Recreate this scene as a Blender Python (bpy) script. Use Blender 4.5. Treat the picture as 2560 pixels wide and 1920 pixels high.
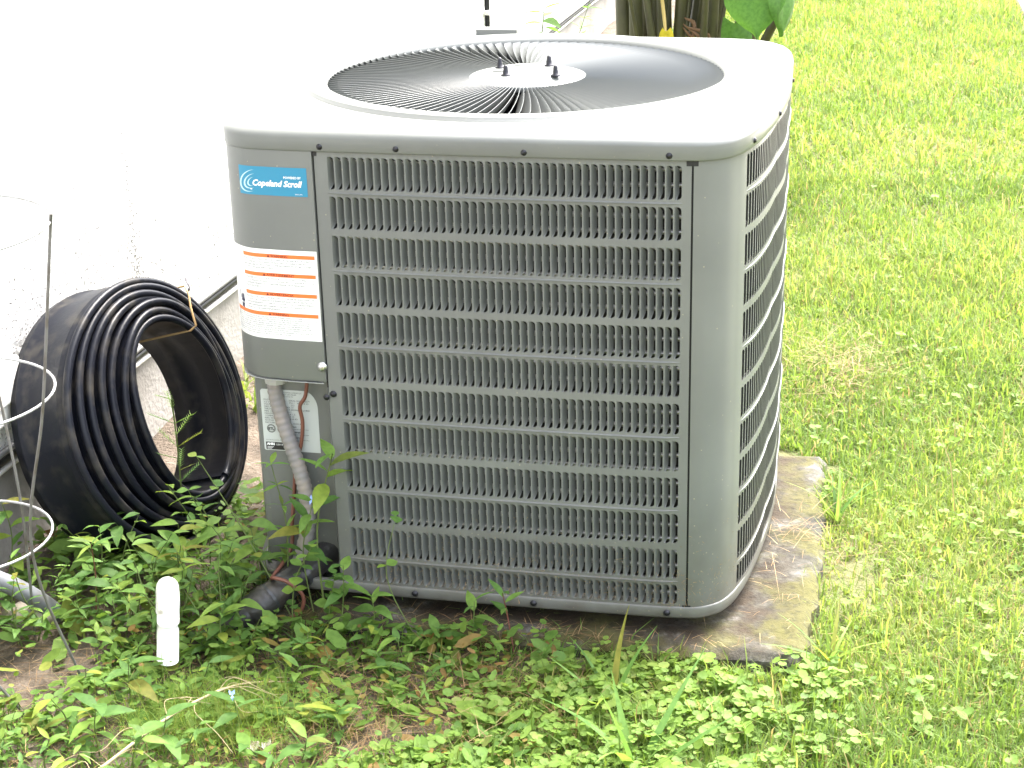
import bpy, math, random
import numpy as np
from mathutils import Vector, Matrix
R = math.radians
random.seed(7); RNG = np.random.default_rng(11)
for o in list(bpy.data.objects): bpy.data.objects.remove(o)
scene = bpy.context.scene
COL = scene.collection

# ---------------------------------------------------------------- camera
cam_d = bpy.data.cameras.new('camera'); cam = bpy.data.objects.new('camera', cam_d); COL.objects.link(cam)
yaw, pit, rol = 0.2209, 0.3647, -0.0251
fw = Vector((-math.sin(yaw)*math.cos(pit), math.cos(yaw)*math.cos(pit), -math.sin(pit)))
rt = Vector((math.cos(yaw), math.sin(yaw), 0)); up = rt.cross(fw)
r2 = math.cos(rol)*rt + math.sin(rol)*up; u2 = -math.sin(rol)*rt + math.cos(rol)*up
M = Matrix((( r2.x, u2.x, -fw.x, 1.0748), (r2.y, u2.y, -fw.y, -2.5337), (r2.z, u2.z, -fw.z, 1.3896), (0,0,0,1)))
cam.matrix_world = M
cam_d.sensor_width = 36.0; cam_d.lens = 60.73; cam_d.clip_start = 0.05; cam_d.clip_end = 500
scene.camera = cam

# ---------------------------------------------------------------- sky, sun, exposure
SUN_EL, SUN_AZ = 60.0, 22.0        # azimuth from +Y (away from camera) towards +X
world = bpy.data.worlds.new('World'); scene.world = world; world.use_nodes = True
wn = world.node_tree; wn.nodes.clear()
sky = wn.nodes.new('ShaderNodeTexSky'); sky.sky_type = 'NISHITA'; sky.sun_disc = False
sky.sun_elevation = R(SUN_EL); sky.sun_rotation = R(SUN_AZ)
sky.air_density = 1.0; sky.dust_density = 6.0; sky.ozone_density = 1.0
bg = wn.nodes.new('ShaderNodeBackground'); bg.inputs['Strength'].default_value = 0.15
wo = wn.nodes.new('ShaderNodeOutputWorld')
hz = wn.nodes.new('ShaderNodeHueSaturation'); hz.inputs['Saturation'].default_value = .40     # thin overcast
wn.links.new(sky.outputs[0], hz.inputs['Color']); wn.links.new(hz.outputs[0], bg.inputs[0]); wn.links.new(bg.outputs[0], wo.inputs[0])
sd = bpy.data.lights.new('sun', 'SUN'); sun = bpy.data.objects.new('sun', sd); COL.objects.link(sun)
sd.energy = 1.5; sd.angle = R(35); sd.color = (1.0, 0.95, 0.86)
sdir = Vector((math.sin(R(SUN_AZ))*math.cos(R(SUN_EL)), math.cos(R(SUN_AZ))*math.cos(R(SUN_EL)), math.sin(R(SUN_EL))))
sun.rotation_euler = sdir.to_track_quat('Z', 'Y').to_euler(); sun.location = (3, 3, 6)
vs = scene.view_settings; vs.view_transform = 'Standard'; vs.look = 'None'; vs.exposure = 3.08; vs.gamma = 1.0
vs.use_curve_mapping = False
scene.render.resolution_x = 1024; scene.render.resolution_y = 768
scene.render.engine = 'CYCLES'

# ================================================================ helpers
WORLD = {}
def tag(o, label=None, cat=None, group=None, kind=None):
    if label: o['label'] = label
    if cat: o['category'] = cat
    if group: o['group'] = group
    if kind: o['kind'] = kind
    return o
def empty(name, loc):
    o = bpy.data.objects.new(name, None); COL.objects.link(o); o.location = loc; o.empty_display_size = .05
    WORLD[o.name] = Vector(loc); return o
def place(name, me, parent=None, loc=(0,0,0), rot=(0,0,0), scale=(1,1,1)):
    o = bpy.data.objects.new(name, me); COL.objects.link(o)
    base = WORLD[parent.name] if parent else Vector((0,0,0))
    o.location = Vector(loc) - base; o.rotation_euler = rot; o.scale = scale
    if parent: o.parent = parent
    WORLD[o.name] = Vector(loc); return o
class MB:
    def __init__(s): s.v = []; s.f = []; s.sm = []
    def add(s, vs_, fs_, smooth=False):
        b = len(s.v); s.v += [tuple(v) for v in vs_]
        for f in fs_: s.f.append(tuple(i+b for i in f)); s.sm.append(smooth)
    def grid(s, P, smooth=True, cu=False, cv=False):
        n = len(P); m = len(P[0]); fs = []
        for i in range(n if cu else n-1):
            for j in range(m if cv else m-1):
                fs.append((i*m+j, ((i+1) % n)*m+j, ((i+1) % n)*m+(j+1) % m, i*m+(j+1) % m))
        s.add([p for r in P for p in r], fs, smooth)
    def box(s, a, b, bev=0):
        x0,y0,z0 = a; x1,y1,z1 = b
        s.add([(x0,y0,z0),(x1,y0,z0),(x1,y1,z0),(x0,y1,z0),(x0,y0,z1),(x1,y0,z1),(x1,y1,z1),(x0,y1,z1)],
              [(0,3,2,1),(4,5,6,7),(0,1,5,4),(1,2,6,5),(2,3,7,6),(3,0,4,7)])
    def tube(s, pts, rad, n=8, caps=True, smooth=True):
        pts = [Vector(p) for p in pts]; rings = []
        prev = None
        for i, p in enumerate(pts):
            t = (pts[min(i+1, len(pts)-1)] - pts[max(i-1, 0)]).normalized()
            if prev is None:
                a = Vector((0,0,1)) if abs(t.z) < .9 else Vector((1,0,0)); prev = t.cross(a).normalized()
            prev = (prev - t*prev.dot(t)).normalized(); b = t.cross(prev)
            r = rad[i] if hasattr(rad, '__len__') else rad
            rings.append([p + (prev*math.cos(k*2*math.pi/n) + b*math.sin(k*2*math.pi/n))*r for k in range(n)])
        s.grid(rings, smooth, cv=True)
        if caps:
            k = len(s.v)-n; s.f.append(tuple(range(k, k+n))); s.sm.append(False)
            k = len(s.v)-n*len(pts); s.f.append(tuple(range(k+n-1, k-1, -1))); s.sm.append(False)
    def lathe(s, prof, c, n=24, axis='z', smooth=True):
        rings = []
        for r, h in prof:
            rings.append([(c[0]+r*math.cos(k*2*math.pi/n), c[1]+r*math.sin(k*2*math.pi/n), c[2]+h) if axis == 'z' else
                          (c[0]+r*math.cos(k*2*math.pi/n), c[1]-h, c[2]+r*math.sin(k*2*math.pi/n)) for k in range(n)])
        s.grid(rings, smooth, cv=True)
    def mesh(s, name, mat, org=(0,0,0)):
        me = bpy.data.meshes.new(name)
        o = Vector(org); me.from_pydata([(v[0]-o.x, v[1]-o.y, v[2]-o.z) for v in s.v], [], s.f)
        me.polygons.foreach_set('use_smooth', s.sm); me.materials.append(mat); me.update(); return me
    def build(s, name, mat, parent=None, org=None):
        if org is None:
            a = np.array(s.v); lo, hi = a.min(0), a.max(0); org = Vector(((lo[0]+hi[0])/2, (lo[1]+hi[1])/2, lo[2]))
        return place(name, s.mesh(name, mat, org), parent, org)
def fast_mesh(name, verts, faces_tri, mat, rnd=None, smooth=False):
    me = bpy.data.meshes.new(name); nv = len(verts); nf = len(faces_tri)
    me.vertices.add(nv); me.vertices.foreach_set('co', np.asarray(verts, np.float32).ravel())
    me.loops.add(nf*3); me.loops.foreach_set('vertex_index', np.asarray(faces_tri, np.int32).ravel())
    me.polygons.add(nf); me.polygons.foreach_set('loop_start', np.arange(0, nf*3, 3, dtype=np.int32))
    if rnd is not None:
        at = me.attributes.new('rnd', 'FLOAT', 'POINT'); at.data.foreach_set('value', np.asarray(rnd, np.float32))
    me.materials.append(mat); me.update(calc_edges=True)
    if smooth: me.polygons.foreach_set('use_smooth', np.ones(nf, bool))
    return me
def catmull(P, n):
    P = [Vector(p) for p in P]; out = []
    for i in range(len(P)-1):
        p0 = P[i-1] if i > 0 else P[0]*2-P[1]; p1 = P[i]; p2 = P[i+1]; p3 = P[i+2] if i+2 < len(P) else P[-1]*2-P[-2]
        for k in range(n):
            t = k/n; out.append(.5*((2*p1)+(p2-p0)*t+(2*p0-5*p1+4*p2-p3)*t*t+(3*p1-p0-3*p2+p3)*t**3))
    out.append(P[-1]); return out

# ---------------------------------------------------------------- materials
MATS = {}
def mat(name, base=(.5,.5,.5), rough=.5, metal=0, spec=.5, noise=None, bump=None, coat=0):
    m = bpy.data.materials.new(name); m.use_nodes = True; nt = m.node_tree; b = nt.nodes['Principled BSDF']
    b.inputs['Base Color'].default_value = (*base, 1); b.inputs['Roughness'].default_value = rough
    b.inputs['Metallic'].default_value = metal; b.inputs['Specular IOR Level'].default_value = spec
    if coat: b.inputs['Coat Weight'].default_value = coat; b.inputs['Coat Roughness'].default_value = .12
    if noise:      # (scale, colour2, lo, hi)
        tc = nt.nodes.new('ShaderNodeTexCoord'); n = nt.nodes.new('ShaderNodeTexNoise'); r = nt.nodes.new('ShaderNodeValToRGB')
        n.inputs['Scale'].default_value = noise[0]; n.inputs['Detail'].default_value = 6
        r.color_ramp.elements[0].position = noise[2]; r.color_ramp.elements[1].position = noise[3]
        r.color_ramp.elements[0].color = (*base, 1); r.color_ramp.elements[1].color = (*noise[1], 1)
        nt.links.new(tc.outputs['Object'], n.inputs['Vector']); nt.links.new(n.outputs['Fac'], r.inputs[0]); nt.links.new(r.outputs[0], b.inputs['Base Color'])
    if bump:       # (scale, strength, distance)
        tc = nt.nodes.new('ShaderNodeTexCoord'); n = nt.nodes.new('ShaderNodeTexNoise'); bp = nt.nodes.new('ShaderNodeBump')
        n.inputs['Scale'].default_value = bump[0]; n.inputs['Detail'].default_value = 8
        bp.inputs['Strength'].default_value = bump[1]; bp.inputs['Distance'].default_value = bump[2]
        nt.links.new(tc.outputs['Object'], n.inputs['Vector']); nt.links.new(n.outputs['Fac'], bp.inputs['Height']); nt.links.new(bp.outputs[0], b.inputs['Normal'])
    MATS[name] = m; return m
def geo_pos(nt):
    g = nt.nodes.new('ShaderNodeNewGeometry'); return g.outputs['Position']
def foliage(name, stops, src='attr', trans=.4, rough=.55, spec=.22):
    m = bpy.data.materials.new(name); m.use_nodes = True; nt = m.node_tree; b = nt.nodes['Principled BSDF']; out = nt.nodes['Material Output']
    if src == 'attr':
        a = nt.nodes.new('ShaderNodeAttribute'); a.attribute_name = 'rnd'; val = a.outputs['Fac']
    else:
        a = nt.nodes.new('ShaderNodeObjectInfo'); val = a.outputs['Random']
    r = nt.nodes.new('ShaderNodeValToRGB'); cr = r.color_ramp
    while len(cr.elements) < len(stops): cr.elements.new(.5)
    for e, (p, c) in zip(cr.elements, stops): e.position = p; e.color = (*c, 1)
    nt.links.new(val, r.inputs[0])
    # mottling inside each leaf
    n = nt.nodes.new('ShaderNodeTexNoise'); n.inputs['Scale'].default_value = 90; n.inputs['Detail'].default_value = 3
    nt.links.new(geo_pos(nt), n.inputs['Vector'])
    mx = nt.nodes.new('ShaderNodeMix'); mx.data_type = 'RGBA'; mx.blend_type = 'MULTIPLY'; mx.inputs[0].default_value = .45
    r3 = nt.nodes.new('ShaderNodeValToRGB'); r3.color_ramp.elements[0].position = .3; r3.color_ramp.elements[1].position = .62
    r3.color_ramp.elements[0].color = (.55,.6,.5,1); r3.color_ramp.elements[1].color = (1.25,1.2,1.1,1)
    nt.links.new(n.outputs['Fac'], r3.inputs[0]); nt.links.new(r.outputs[0], mx.inputs[6]); nt.links.new(r3.outputs[0], mx.inputs[7])
    nt.links.new(mx.outputs[2], b.inputs['Base Color']); b.inputs['Roughness'].default_value = rough; b.inputs['Specular IOR Level'].default_value = spec
    t = nt.nodes.new('ShaderNodeBsdfTranslucent'); hs = nt.nodes.new('ShaderNodeHueSaturation'); hs.inputs['Hue'].default_value = .485
    hs.inputs['Saturation'].default_value = 1.1; hs.inputs['Value'].default_value = 1.5
    nt.links.new(mx.outputs[2], hs.inputs['Color']); nt.links.new(hs.outputs[0], t.inputs['Color'])
    ms = nt.nodes.new('ShaderNodeMixShader'); ms.inputs[0].default_value = trans
    nt.links.new(b.outputs[0], ms.inputs[1]); nt.links.new(t.outputs[0], ms.inputs[2]); nt.links.new(ms.outputs[0], out.inputs['Surface'])
    MATS[name] = m; return m

def paint_mat(name, base, rough, dust):
    m = mat(name, base, rough, 0, .5); nt = m.node_tree; b = nt.nodes['Principled BSDF']; P = geo_pos(nt)
    n = nt.nodes.new('ShaderNodeTexNoise'); n.inputs['Scale'].default_value = 7; n.inputs['Detail'].default_value = 6; nt.links.new(P, n.inputs['Vector'])
    r = nt.nodes.new('ShaderNodeValToRGB'); e = r.color_ramp.elements
    e[0].position = .35; e[1].position = .7; e[0].color = (base[0]*.92, base[1]*.92, base[2]*.92, 1); e[1].color = (base[0]*1.08, base[1]*1.08, base[2]*1.06, 1)
    nt.links.new(n.outputs['Fac'], r.inputs[0])
    # dried splashes and clippings stuck to the paint, thicker near the base
    v = nt.nodes.new('ShaderNodeTexVoronoi'); v.inputs['Scale'].default_value = 95; v.inputs['Randomness'].default_value = 1; nt.links.new(P, v.inputs['Vector'])
    lt = nt.nodes.new('ShaderNodeMath'); lt.operation = 'LESS_THAN'; lt.inputs[1].default_value = .115; nt.links.new(v.outputs['Distance'], lt.inputs[0])
    sx = nt.nodes.new('ShaderNodeSeparateXYZ'); nt.links.new(P, sx.inputs[0])
    mr = nt.nodes.new('ShaderNodeMapRange'); mr.inputs['From Min'].default_value = .28; mr.inputs['From Max'].default_value = 0.0
    mr.inputs['To Min'].default_value = .16; mr.inputs['To Max'].default_value = .75; nt.links.new(sx.outputs['Z'], mr.inputs['Value'])
    sc = nt.nodes.new('ShaderNodeSeparateColor'); nt.links.new(v.outputs['Color'], sc.inputs[0])
    lt2 = nt.nodes.new('ShaderNodeMath'); lt2.operation = 'LESS_THAN'; nt.links.new(sc.outputs[0], lt2.inputs[0]); nt.links.new(mr.outputs[0], lt2.inputs[1])
    mu = nt.nodes.new('ShaderNodeMath'); mu.operation = 'MULTIPLY'; nt.links.new(lt.outputs[0], mu.inputs[0]); nt.links.new(lt2.outputs[0], mu.inputs[1])
    mx = nt.nodes.new('ShaderNodeMix'); mx.data_type = 'RGBA'; mx.inputs[7].default_value = (.30,.27,.20,1)
    mu2 = nt.nodes.new('ShaderNodeMath'); mu2.operation = 'MULTIPLY'; mu2.inputs[1].default_value = dust; nt.links.new(mu.outputs[0], mu2.inputs[0])
    nt.links.new(mu2.outputs[0], mx.inputs[0]); nt.links.new(r.outputs[0], mx.inputs[6])
    # film of soil dust near the base, its darkness also standing in for shade
    n2 = nt.nodes.new('ShaderNodeTexNoise'); n2.inputs['Scale'].default_value = 30; n2.inputs['Detail'].default_value = 8; nt.links.new(P, n2.inputs['Vector'])
    mr2 = nt.nodes.new('ShaderNodeMapRange'); mr2.inputs['From Min'].default_value = .22; mr2.inputs['From Max'].default_value = 0
    mr2.inputs['To Min'].default_value = 0; mr2.inputs['To Max'].default_value = 1.0; nt.links.new(sx.outputs['Z'], mr2.inputs['Value'])
    mu3 = nt.nodes.new('ShaderNodeMath'); mu3.operation = 'MULTIPLY'; nt.links.new(mr2.outputs[0], mu3.inputs[0]); nt.links.new(n2.outputs['Fac'], mu3.inputs[1])
    mx2 = nt.nodes.new('ShaderNodeMix'); mx2.data_type = 'RGBA'; mx2.inputs[7].default_value = (.065,.055,.04,1)
    nt.links.new(mu3.outputs[0], mx2.inputs[0]); nt.links.new(mx.outputs[2], mx2.inputs[6]); nt.links.new(mx2.outputs[2], b.inputs['Base Color'])
    ra = nt.nodes.new('ShaderNodeMapRange'); ra.inputs['To Min'].default_value = rough*.85; ra.inputs['To Max'].default_value = rough*1.3
    nt.links.new(n2.outputs['Fac'], ra.inputs['Value']); nt.links.new(ra.outputs[0], b.inputs['Roughness'])
    return m
paint = paint_mat('grey_green_paint', (.143,.149,.144), .34, .8)
paint_top = paint_mat('grey_green_paint_top', (.143,.149,.144), .30, .25)
paint_dark = mat('shaded_louver_paint', (.118,.124,.118), .42, bump=(300,.08,.001))  # casing paint darkened, so the slats carry slot shade in their colour
vane_m = mat('shaded_vane_paint', (.115,.122,.120), .36)  # same paint as the casing, darkened to paint in shade between vanes
black_m = mat('black_gap', (.008,.008,.009), .6)
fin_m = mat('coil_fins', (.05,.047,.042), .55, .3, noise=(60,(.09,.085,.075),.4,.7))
def fins():
    nt = fin_m.node_tree; b = nt.nodes['Principled BSDF']; w = nt.nodes.new('ShaderNodeTexWave'); w.wave_type = 'BANDS'; w.bands_direction = 'Z'
    w.inputs['Scale'].default_value = 260; w.inputs['Distortion'].default_value = 1.5
    nt.links.new(geo_pos(nt), w.inputs['Vector']); bp = nt.nodes.new('ShaderNodeBump'); bp.inputs['Strength'].default_value = .9; bp.inputs['Distance'].default_value = .002
    nt.links.new(w.outputs['Fac'], bp.inputs['Height']); nt.links.new(bp.outputs[0], b.inputs['Normal'])
fins()
tube_m = mat('coil_tube', (.35,.34,.32), .35, .8)
screw_m = mat('dark_screw', (.03,.03,.035), .35, .7)
zinc_m = mat('zinc_screw', (.55,.55,.55), .3, .9)
white_lab = mat('white_label', (.78,.78,.78), .4); orange_lab = mat('orange_label', (.78,.16,.03), .4)
ink = mat('label_ink', (.03,.03,.07), .5); blue_lab = mat('blue_label', (.016,.20,.34), .35); white_ink = mat('white_ink', (.85,.86,.88), .4)
brown_ink = mat('brown_ink', (.16,.02,.01), .5); pale_blue = mat('pale_blue_ink', (.42,.62,.66), .4); black_ink = mat('black_ink', (.012,.012,.015), .4)
grey_ink = mat('grey_ink', (.05,.05,.065), .5)
plate_m = mat('plate_label', (.50,.53,.52), .35)
pvc_m = mat('white_pvc', (.80,.79,.75), .35, noise=(45,(.34,.27,.18),.60,.74))
conduit_m = mat('grey_conduit', (.20,.19,.19), .5, noise=(40,(.27,.23,.20),.4,.7), bump=(200,.2,.001))
nut_m = mat('grey_connector', (.42,.41,.40), .5)
gpvc_m = mat('grey_pvc', (.17,.175,.19), .45, noise=(30,(.12,.115,.11),.45,.75))
wire_m = mat('brown_wire', (.16,.06,.04), .5)
wrap_m = mat('black_wrap', (.022,.021,.021), .38, noise=(25,(.06,.048,.035),.45,.75), bump=(60,.6,.004))
poly_m = mat('black_poly', (.009,.010,.015), .36, spec=.20, noise=(22,(.045,.041,.036),.50,.74), bump=(150,.12,.002))
twine_m = mat('tan_twine', (.42,.27,.12), .7)
galv_m = mat('galvanised_wire', (.36,.36,.37), .42, .35, noise=(60,(.22,.20,.18),.5,.75)); leg_m = mat('weathered_wire', (.16,.155,.15), .5, .3, noise=(40,(.10,.085,.07),.45,.7))
blackcable = mat('black_cable', (.01,.01,.012), .45); greycable = mat('grey_cable', (.14,.14,.14), .5); whitecable = mat('white_cable', (.7,.68,.64), .5)

# ================================================================ the setting
def ground_z(x, y):
    return -0.062 + .006*math.sin(3.1*x+1.3*y) + .005*math.sin(7.3*y-2*x) + .004*math.sin(15*x+9*y)
def gz_np(x, y):
    return -0.062 + .006*np.sin(3.1*x+1.3*y) + .005*np.sin(7.3*y-2*x) + .004*np.sin(15*x+9*y)
soil_m = mat('soil', (.085,.066,.05), .95)
def soil_nodes():
    nt = soil_m.node_tree; b = nt.nodes['Principled BSDF']; P = geo_pos(nt)
    n = nt.nodes.new('ShaderNodeTexNoise'); n.inputs['Scale'].default_value = 11; n.inputs['Detail'].default_value = 12; n.inputs['Roughness'].default_value = .7; nt.links.new(P, n.inputs['Vector'])
    r = nt.nodes.new('ShaderNodeValToRGB'); cr = r.color_ramp; cr.elements[0].position = .3; cr.elements[1].position = .72
    cr.elements[0].color = (.035,.026,.018,1); cr.elements[1].color = (.19,.155,.125,1); e = cr.elements.new(.5); e.color = (.095,.072,.052,1)
    nt.links.new(n.outputs['Fac'], r.inputs[0])
    sx = nt.nodes.new('ShaderNodeSeparateXYZ'); nt.links.new(P, sx.inputs[0])
    mr = nt.nodes.new('ShaderNodeMapRange'); mr.inputs['From Min'].default_value = .42; mr.inputs['From Max'].default_value = .70; mr.inputs['To Max'].default_value = .75; nt.links.new(sx.outputs['X'], mr.inputs['Value'])
    th = nt.nodes.new('ShaderNodeMix'); th.data_type = 'RGBA'; th.inputs[7].default_value = (.095,.105,.03,1); nt.links.new(mr.outputs[0], th.inputs[0]); nt.links.new(r.outputs[0], th.inputs[6])
    nt.links.new(th.outputs[2], b.inputs['Base Color'])
    n2 = nt.nodes.new('ShaderNodeTexNoise'); n2.inputs['Scale'].default_value = 120; n2.inputs['Detail'].default_value = 6; nt.links.new(P, n2.inputs['Vector'])
    bp = nt.nodes.new('ShaderNodeBump'); bp.inputs['Strength'].default_value = .8; bp.inputs['Distance'].default_value = .01
    nt.links.new(n2.outputs['Fac'], bp.inputs['Height']); nt.links.new(bp.outputs[0], b.inputs['Normal'])
soil_nodes()
def make_ground():
    xs = sorted(set([round(v,3) for v in np.concatenate([np.linspace(-60,-3,9), np.linspace(-3,-.6,8), np.linspace(-.6,2.4,76), np.linspace(2.4,5,12), np.linspace(5,60,9)])]))
    ys = sorted(set([round(v,3) for v in np.concatenate([np.linspace(-60,-4,9), np.linspace(-4,-.8,10), np.linspace(-.8,1.2,51), np.linspace(1.2,9,60), np.linspace(9,60,9)])]))
    mb = MB(); mb.grid([[(x, y, ground_z(x, y) if abs(x) < 8 and abs(y) < 12 else -.062) for y in ys] for x in xs])
    tag(mb.build('ground', soil_m, org=(0,0,0)), kind='structure')
make_ground()

# paved path seen at the far right
path_m = mat('pale_concrete', (.62,.58,.50), .85, noise=(9,(.5,.46,.40),.4,.7), bump=(80,.3,.004))
mb = MB()
N = 40
prof = [(0,-.10),(0,-.035),(.012,-.024),(.06,-.022),(1.2,-.02),(1.2,-.10)]
mb.grid([[(1.715+d+.006*math.sin(5*y)*(d < .1), y, z) for d, z in prof] for y in np.linspace(3.0, 14, N)], False)
for y in (3.0, 14): mb.add([(1.715+d+.006*math.sin(5*y)*(d < .1), y, z) for d, z in prof], [tuple(range(len(prof)))])
tag(mb.build('path', path_m), kind='structure')

# house: stucco wall above a painted footing, cables along the joint
def WX(y): return -.482 + .025*y
stucco_m = mat('white_stucco', (.80,.80,.79), .9)
def stucco_nodes():
    nt = stucco_m.node_tree; b = nt.nodes['Principled BSDF']; P = geo_pos(nt)
    n = nt.nodes.new('ShaderNodeTexNoise'); n.inputs['Scale'].default_value = 75; n.inputs['Detail'].default_value = 5; nt.links.new(P, n.inputs['Vector'])
    v = nt.nodes.new('ShaderNodeTexVoronoi'); v.inputs['Scale'].default_value = 60; nt.links.new(P, v.inputs['Vector'])
    ad = nt.nodes.new('ShaderNodeMath'); ad.operation = 'ADD'; nt.links.new(n.outputs['Fac'], ad.inputs[0]); nt.links.new(v.outputs['Distance'], ad.inputs[1])
    bp = nt.nodes.new('ShaderNodeBump'); bp.inputs['Strength'].default_value = .35; bp.inputs['Distance'].default_value = .004
    nt.links.new(ad.outputs[0], bp.inputs['Height']); nt.links.new(bp.outputs[0], b.inputs['Normal'])
    # dark pits: denser in patches and along one vertical trowel joint
    sx = nt.nodes.new('ShaderNodeSeparateXYZ'); nt.links.new(P, sx.inputs[0])
    n3 = nt.nodes.new('ShaderNodeTexNoise'); n3.inputs['Scale'].default_value = 140; n3.inputs['Detail'].default_value = 2
    mp = nt.nodes.new('ShaderNodeMapping'); mp.inputs['Scale'].default_value = (1,1,1.6); nt.links.new(P, mp.inputs['Vector']); nt.links.new(mp.outputs[0], n3.inputs['Vector'])
    n4 = nt.nodes.new('ShaderNodeTexNoise'); n4.inputs['Scale'].default_value = 3.5; nt.links.new(P, n4.inputs['Vector'])
    # joint: distance from y = 0.60 line, wobbling
    su = nt.nodes.new('ShaderNodeMath'); su.operation = 'SUBTRACT'; su.inputs[1].default_value = .72; nt.links.new(sx.outputs['Y'], su.inputs[0])
    ab = nt.nodes.new('ShaderNodeMath'); ab.operation = 'ABSOLUTE'; nt.links.new(su.outputs[0], ab.inputs[0])
    mj = nt.nodes.new('ShaderNodeMapRange'); mj.inputs['From Min'].default_value = 0; mj.inputs['From Max'].default_value = .05; mj.inputs['To Min'].default_value = .12; mj.inputs['To Max'].default_value = 0
    nt.links.new(ab.outputs[0], mj.inputs['Value'])
    ml = nt.nodes.new('ShaderNodeMapRange'); ml.inputs['From Min'].default_value = .75; ml.inputs['From Max'].default_value = .25; ml.inputs['To Min'].default_value = -.06; ml.inputs['To Max'].default_value = .05
    nt.links.new(sx.outputs['Z'], ml.inputs['Value'])
    a1 = nt.nodes.new('ShaderNodeMath'); a1.operation = 'ADD'; nt.links.new(mj.outputs[0], a1.inputs[0]); nt.links.new(ml.outputs[0], a1.inputs[1])
    a2 = nt.nodes.new('ShaderNodeMath'); a2.operation = 'MULTIPLY_ADD'; a2.inputs[1].default_value = .12; nt.links.new(n4.outputs['Fac'], a2.inputs[0]); nt.links.new(a1.outputs[0], a2.inputs[2])
    a3 = nt.nodes.new('ShaderNodeMath'); a3.operation = 'ADD'; nt.links.new(a2.outputs[0], a3.inputs[0]); nt.links.new(n3.outputs['Fac'], a3.inputs[1])
    r = nt.nodes.new('ShaderNodeValToRGB'); r.color_ramp.elements[0].position = .695; r.color_ramp.elements[1].position = .745
    r.color_ramp.elements[0].color = (.80,.80,.79,1); r.color_ramp.elements[1].color = (.17,.16,.16,1)
    nt.links.new(a3.outputs[0], r.inputs[0]); nt.links.new(r.outputs[0], b.inputs['Base Color'])
stucco_nodes()
foot_m = mat('painted_footing', (.27,.255,.235), .9, noise=(6,(.17,.155,.135),.45,.8), bump=(90,.5,.006))  # grey darkened so the base colour carries the unit's shade
roof_m = mat('roof_soffit', (.62,.61,.58), .8)
house = empty('house', (WX(3), 3, -.06))
tag(house, 'white stucco house wall with cables along its footing behind the unit', 'house')
ys = np.linspace(-6, 9.5, 120)
mb = MB(); mb.grid([[(WX(y), y, 2.7), (WX(y), y, .17), (WX(y)-.004, y, .160), (WX(y)-.02, y, .158)] for y in ys]); mb.build('stucco_wall', stucco_m, house)
mb = MB(); mb.grid([[(WX(y)-.016, y, .17), (WX(y)-.016+.002*math.sin(4*y), y, .05), (WX(y)-.014, y, -.2)] for y in ys]); mb.build('footing', foot_m, house)
mb = MB(); mb.box((-2.5,-6,2.60), (-.20,9.5,2.72)); mb.build('roof_overhang', roof_m, house)
mb = MB(); mb.grid([[(WX(9.5), 9.5, 2.7),(WX(9.5), 9.5, -.2)],[(-5, 9.5, 2.7),(-5, 9.5, -.2)]], False); mb.build('gable_wall', stucco_m, house)

def wall_cable(name, m, z0, off, r, amp, label, ph, ya=-5.5, yb=9.3):
    mb = MB(); mb.tube([(WX(y)+off, y, z0+amp*math.sin(2.3*y+ph)+amp*.6*math.sin(5.1*y+2*ph)) for y in np.linspace(ya, yb, 110)], r, 8)
    tag(mb.build(name, m), label, 'cable')
wall_cable('wall_cable', blackcable, .1445, -.005, .0085, .001, 'thick black cable run under the stucco edge of the white wall', .4)
wall_cable('wall_cable', greycable, .166, .0065, .0062, .002, 'grey cable along the bottom edge of the white stucco, topmost of three', 1.2)
wall_cable('wall_cable', whitecable, .126, -.0085, .0062, .003, 'white cable sagging below the black one along the footing', 2.1)
mb = MB(); y0 = 3.69
mb.tube([(WX(y0)+.008, y0+.008*math.sin(2*z), z) for z in np.linspace(.17, 2.55, 24)], .009, 8)
t = empty('hanging_cable', (WX(y0), y0, .17)); tag(t, 'thin black cable running up the white wall behind the unit', 'cable')
mb.build('cable', blackcable, t)
mb = MB(); mb.box((WX(y0)-.001, y0-.02, .40), (WX(y0)+.02, y0+.03, .415)); mb.build('clip', whitecable, t)

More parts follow.
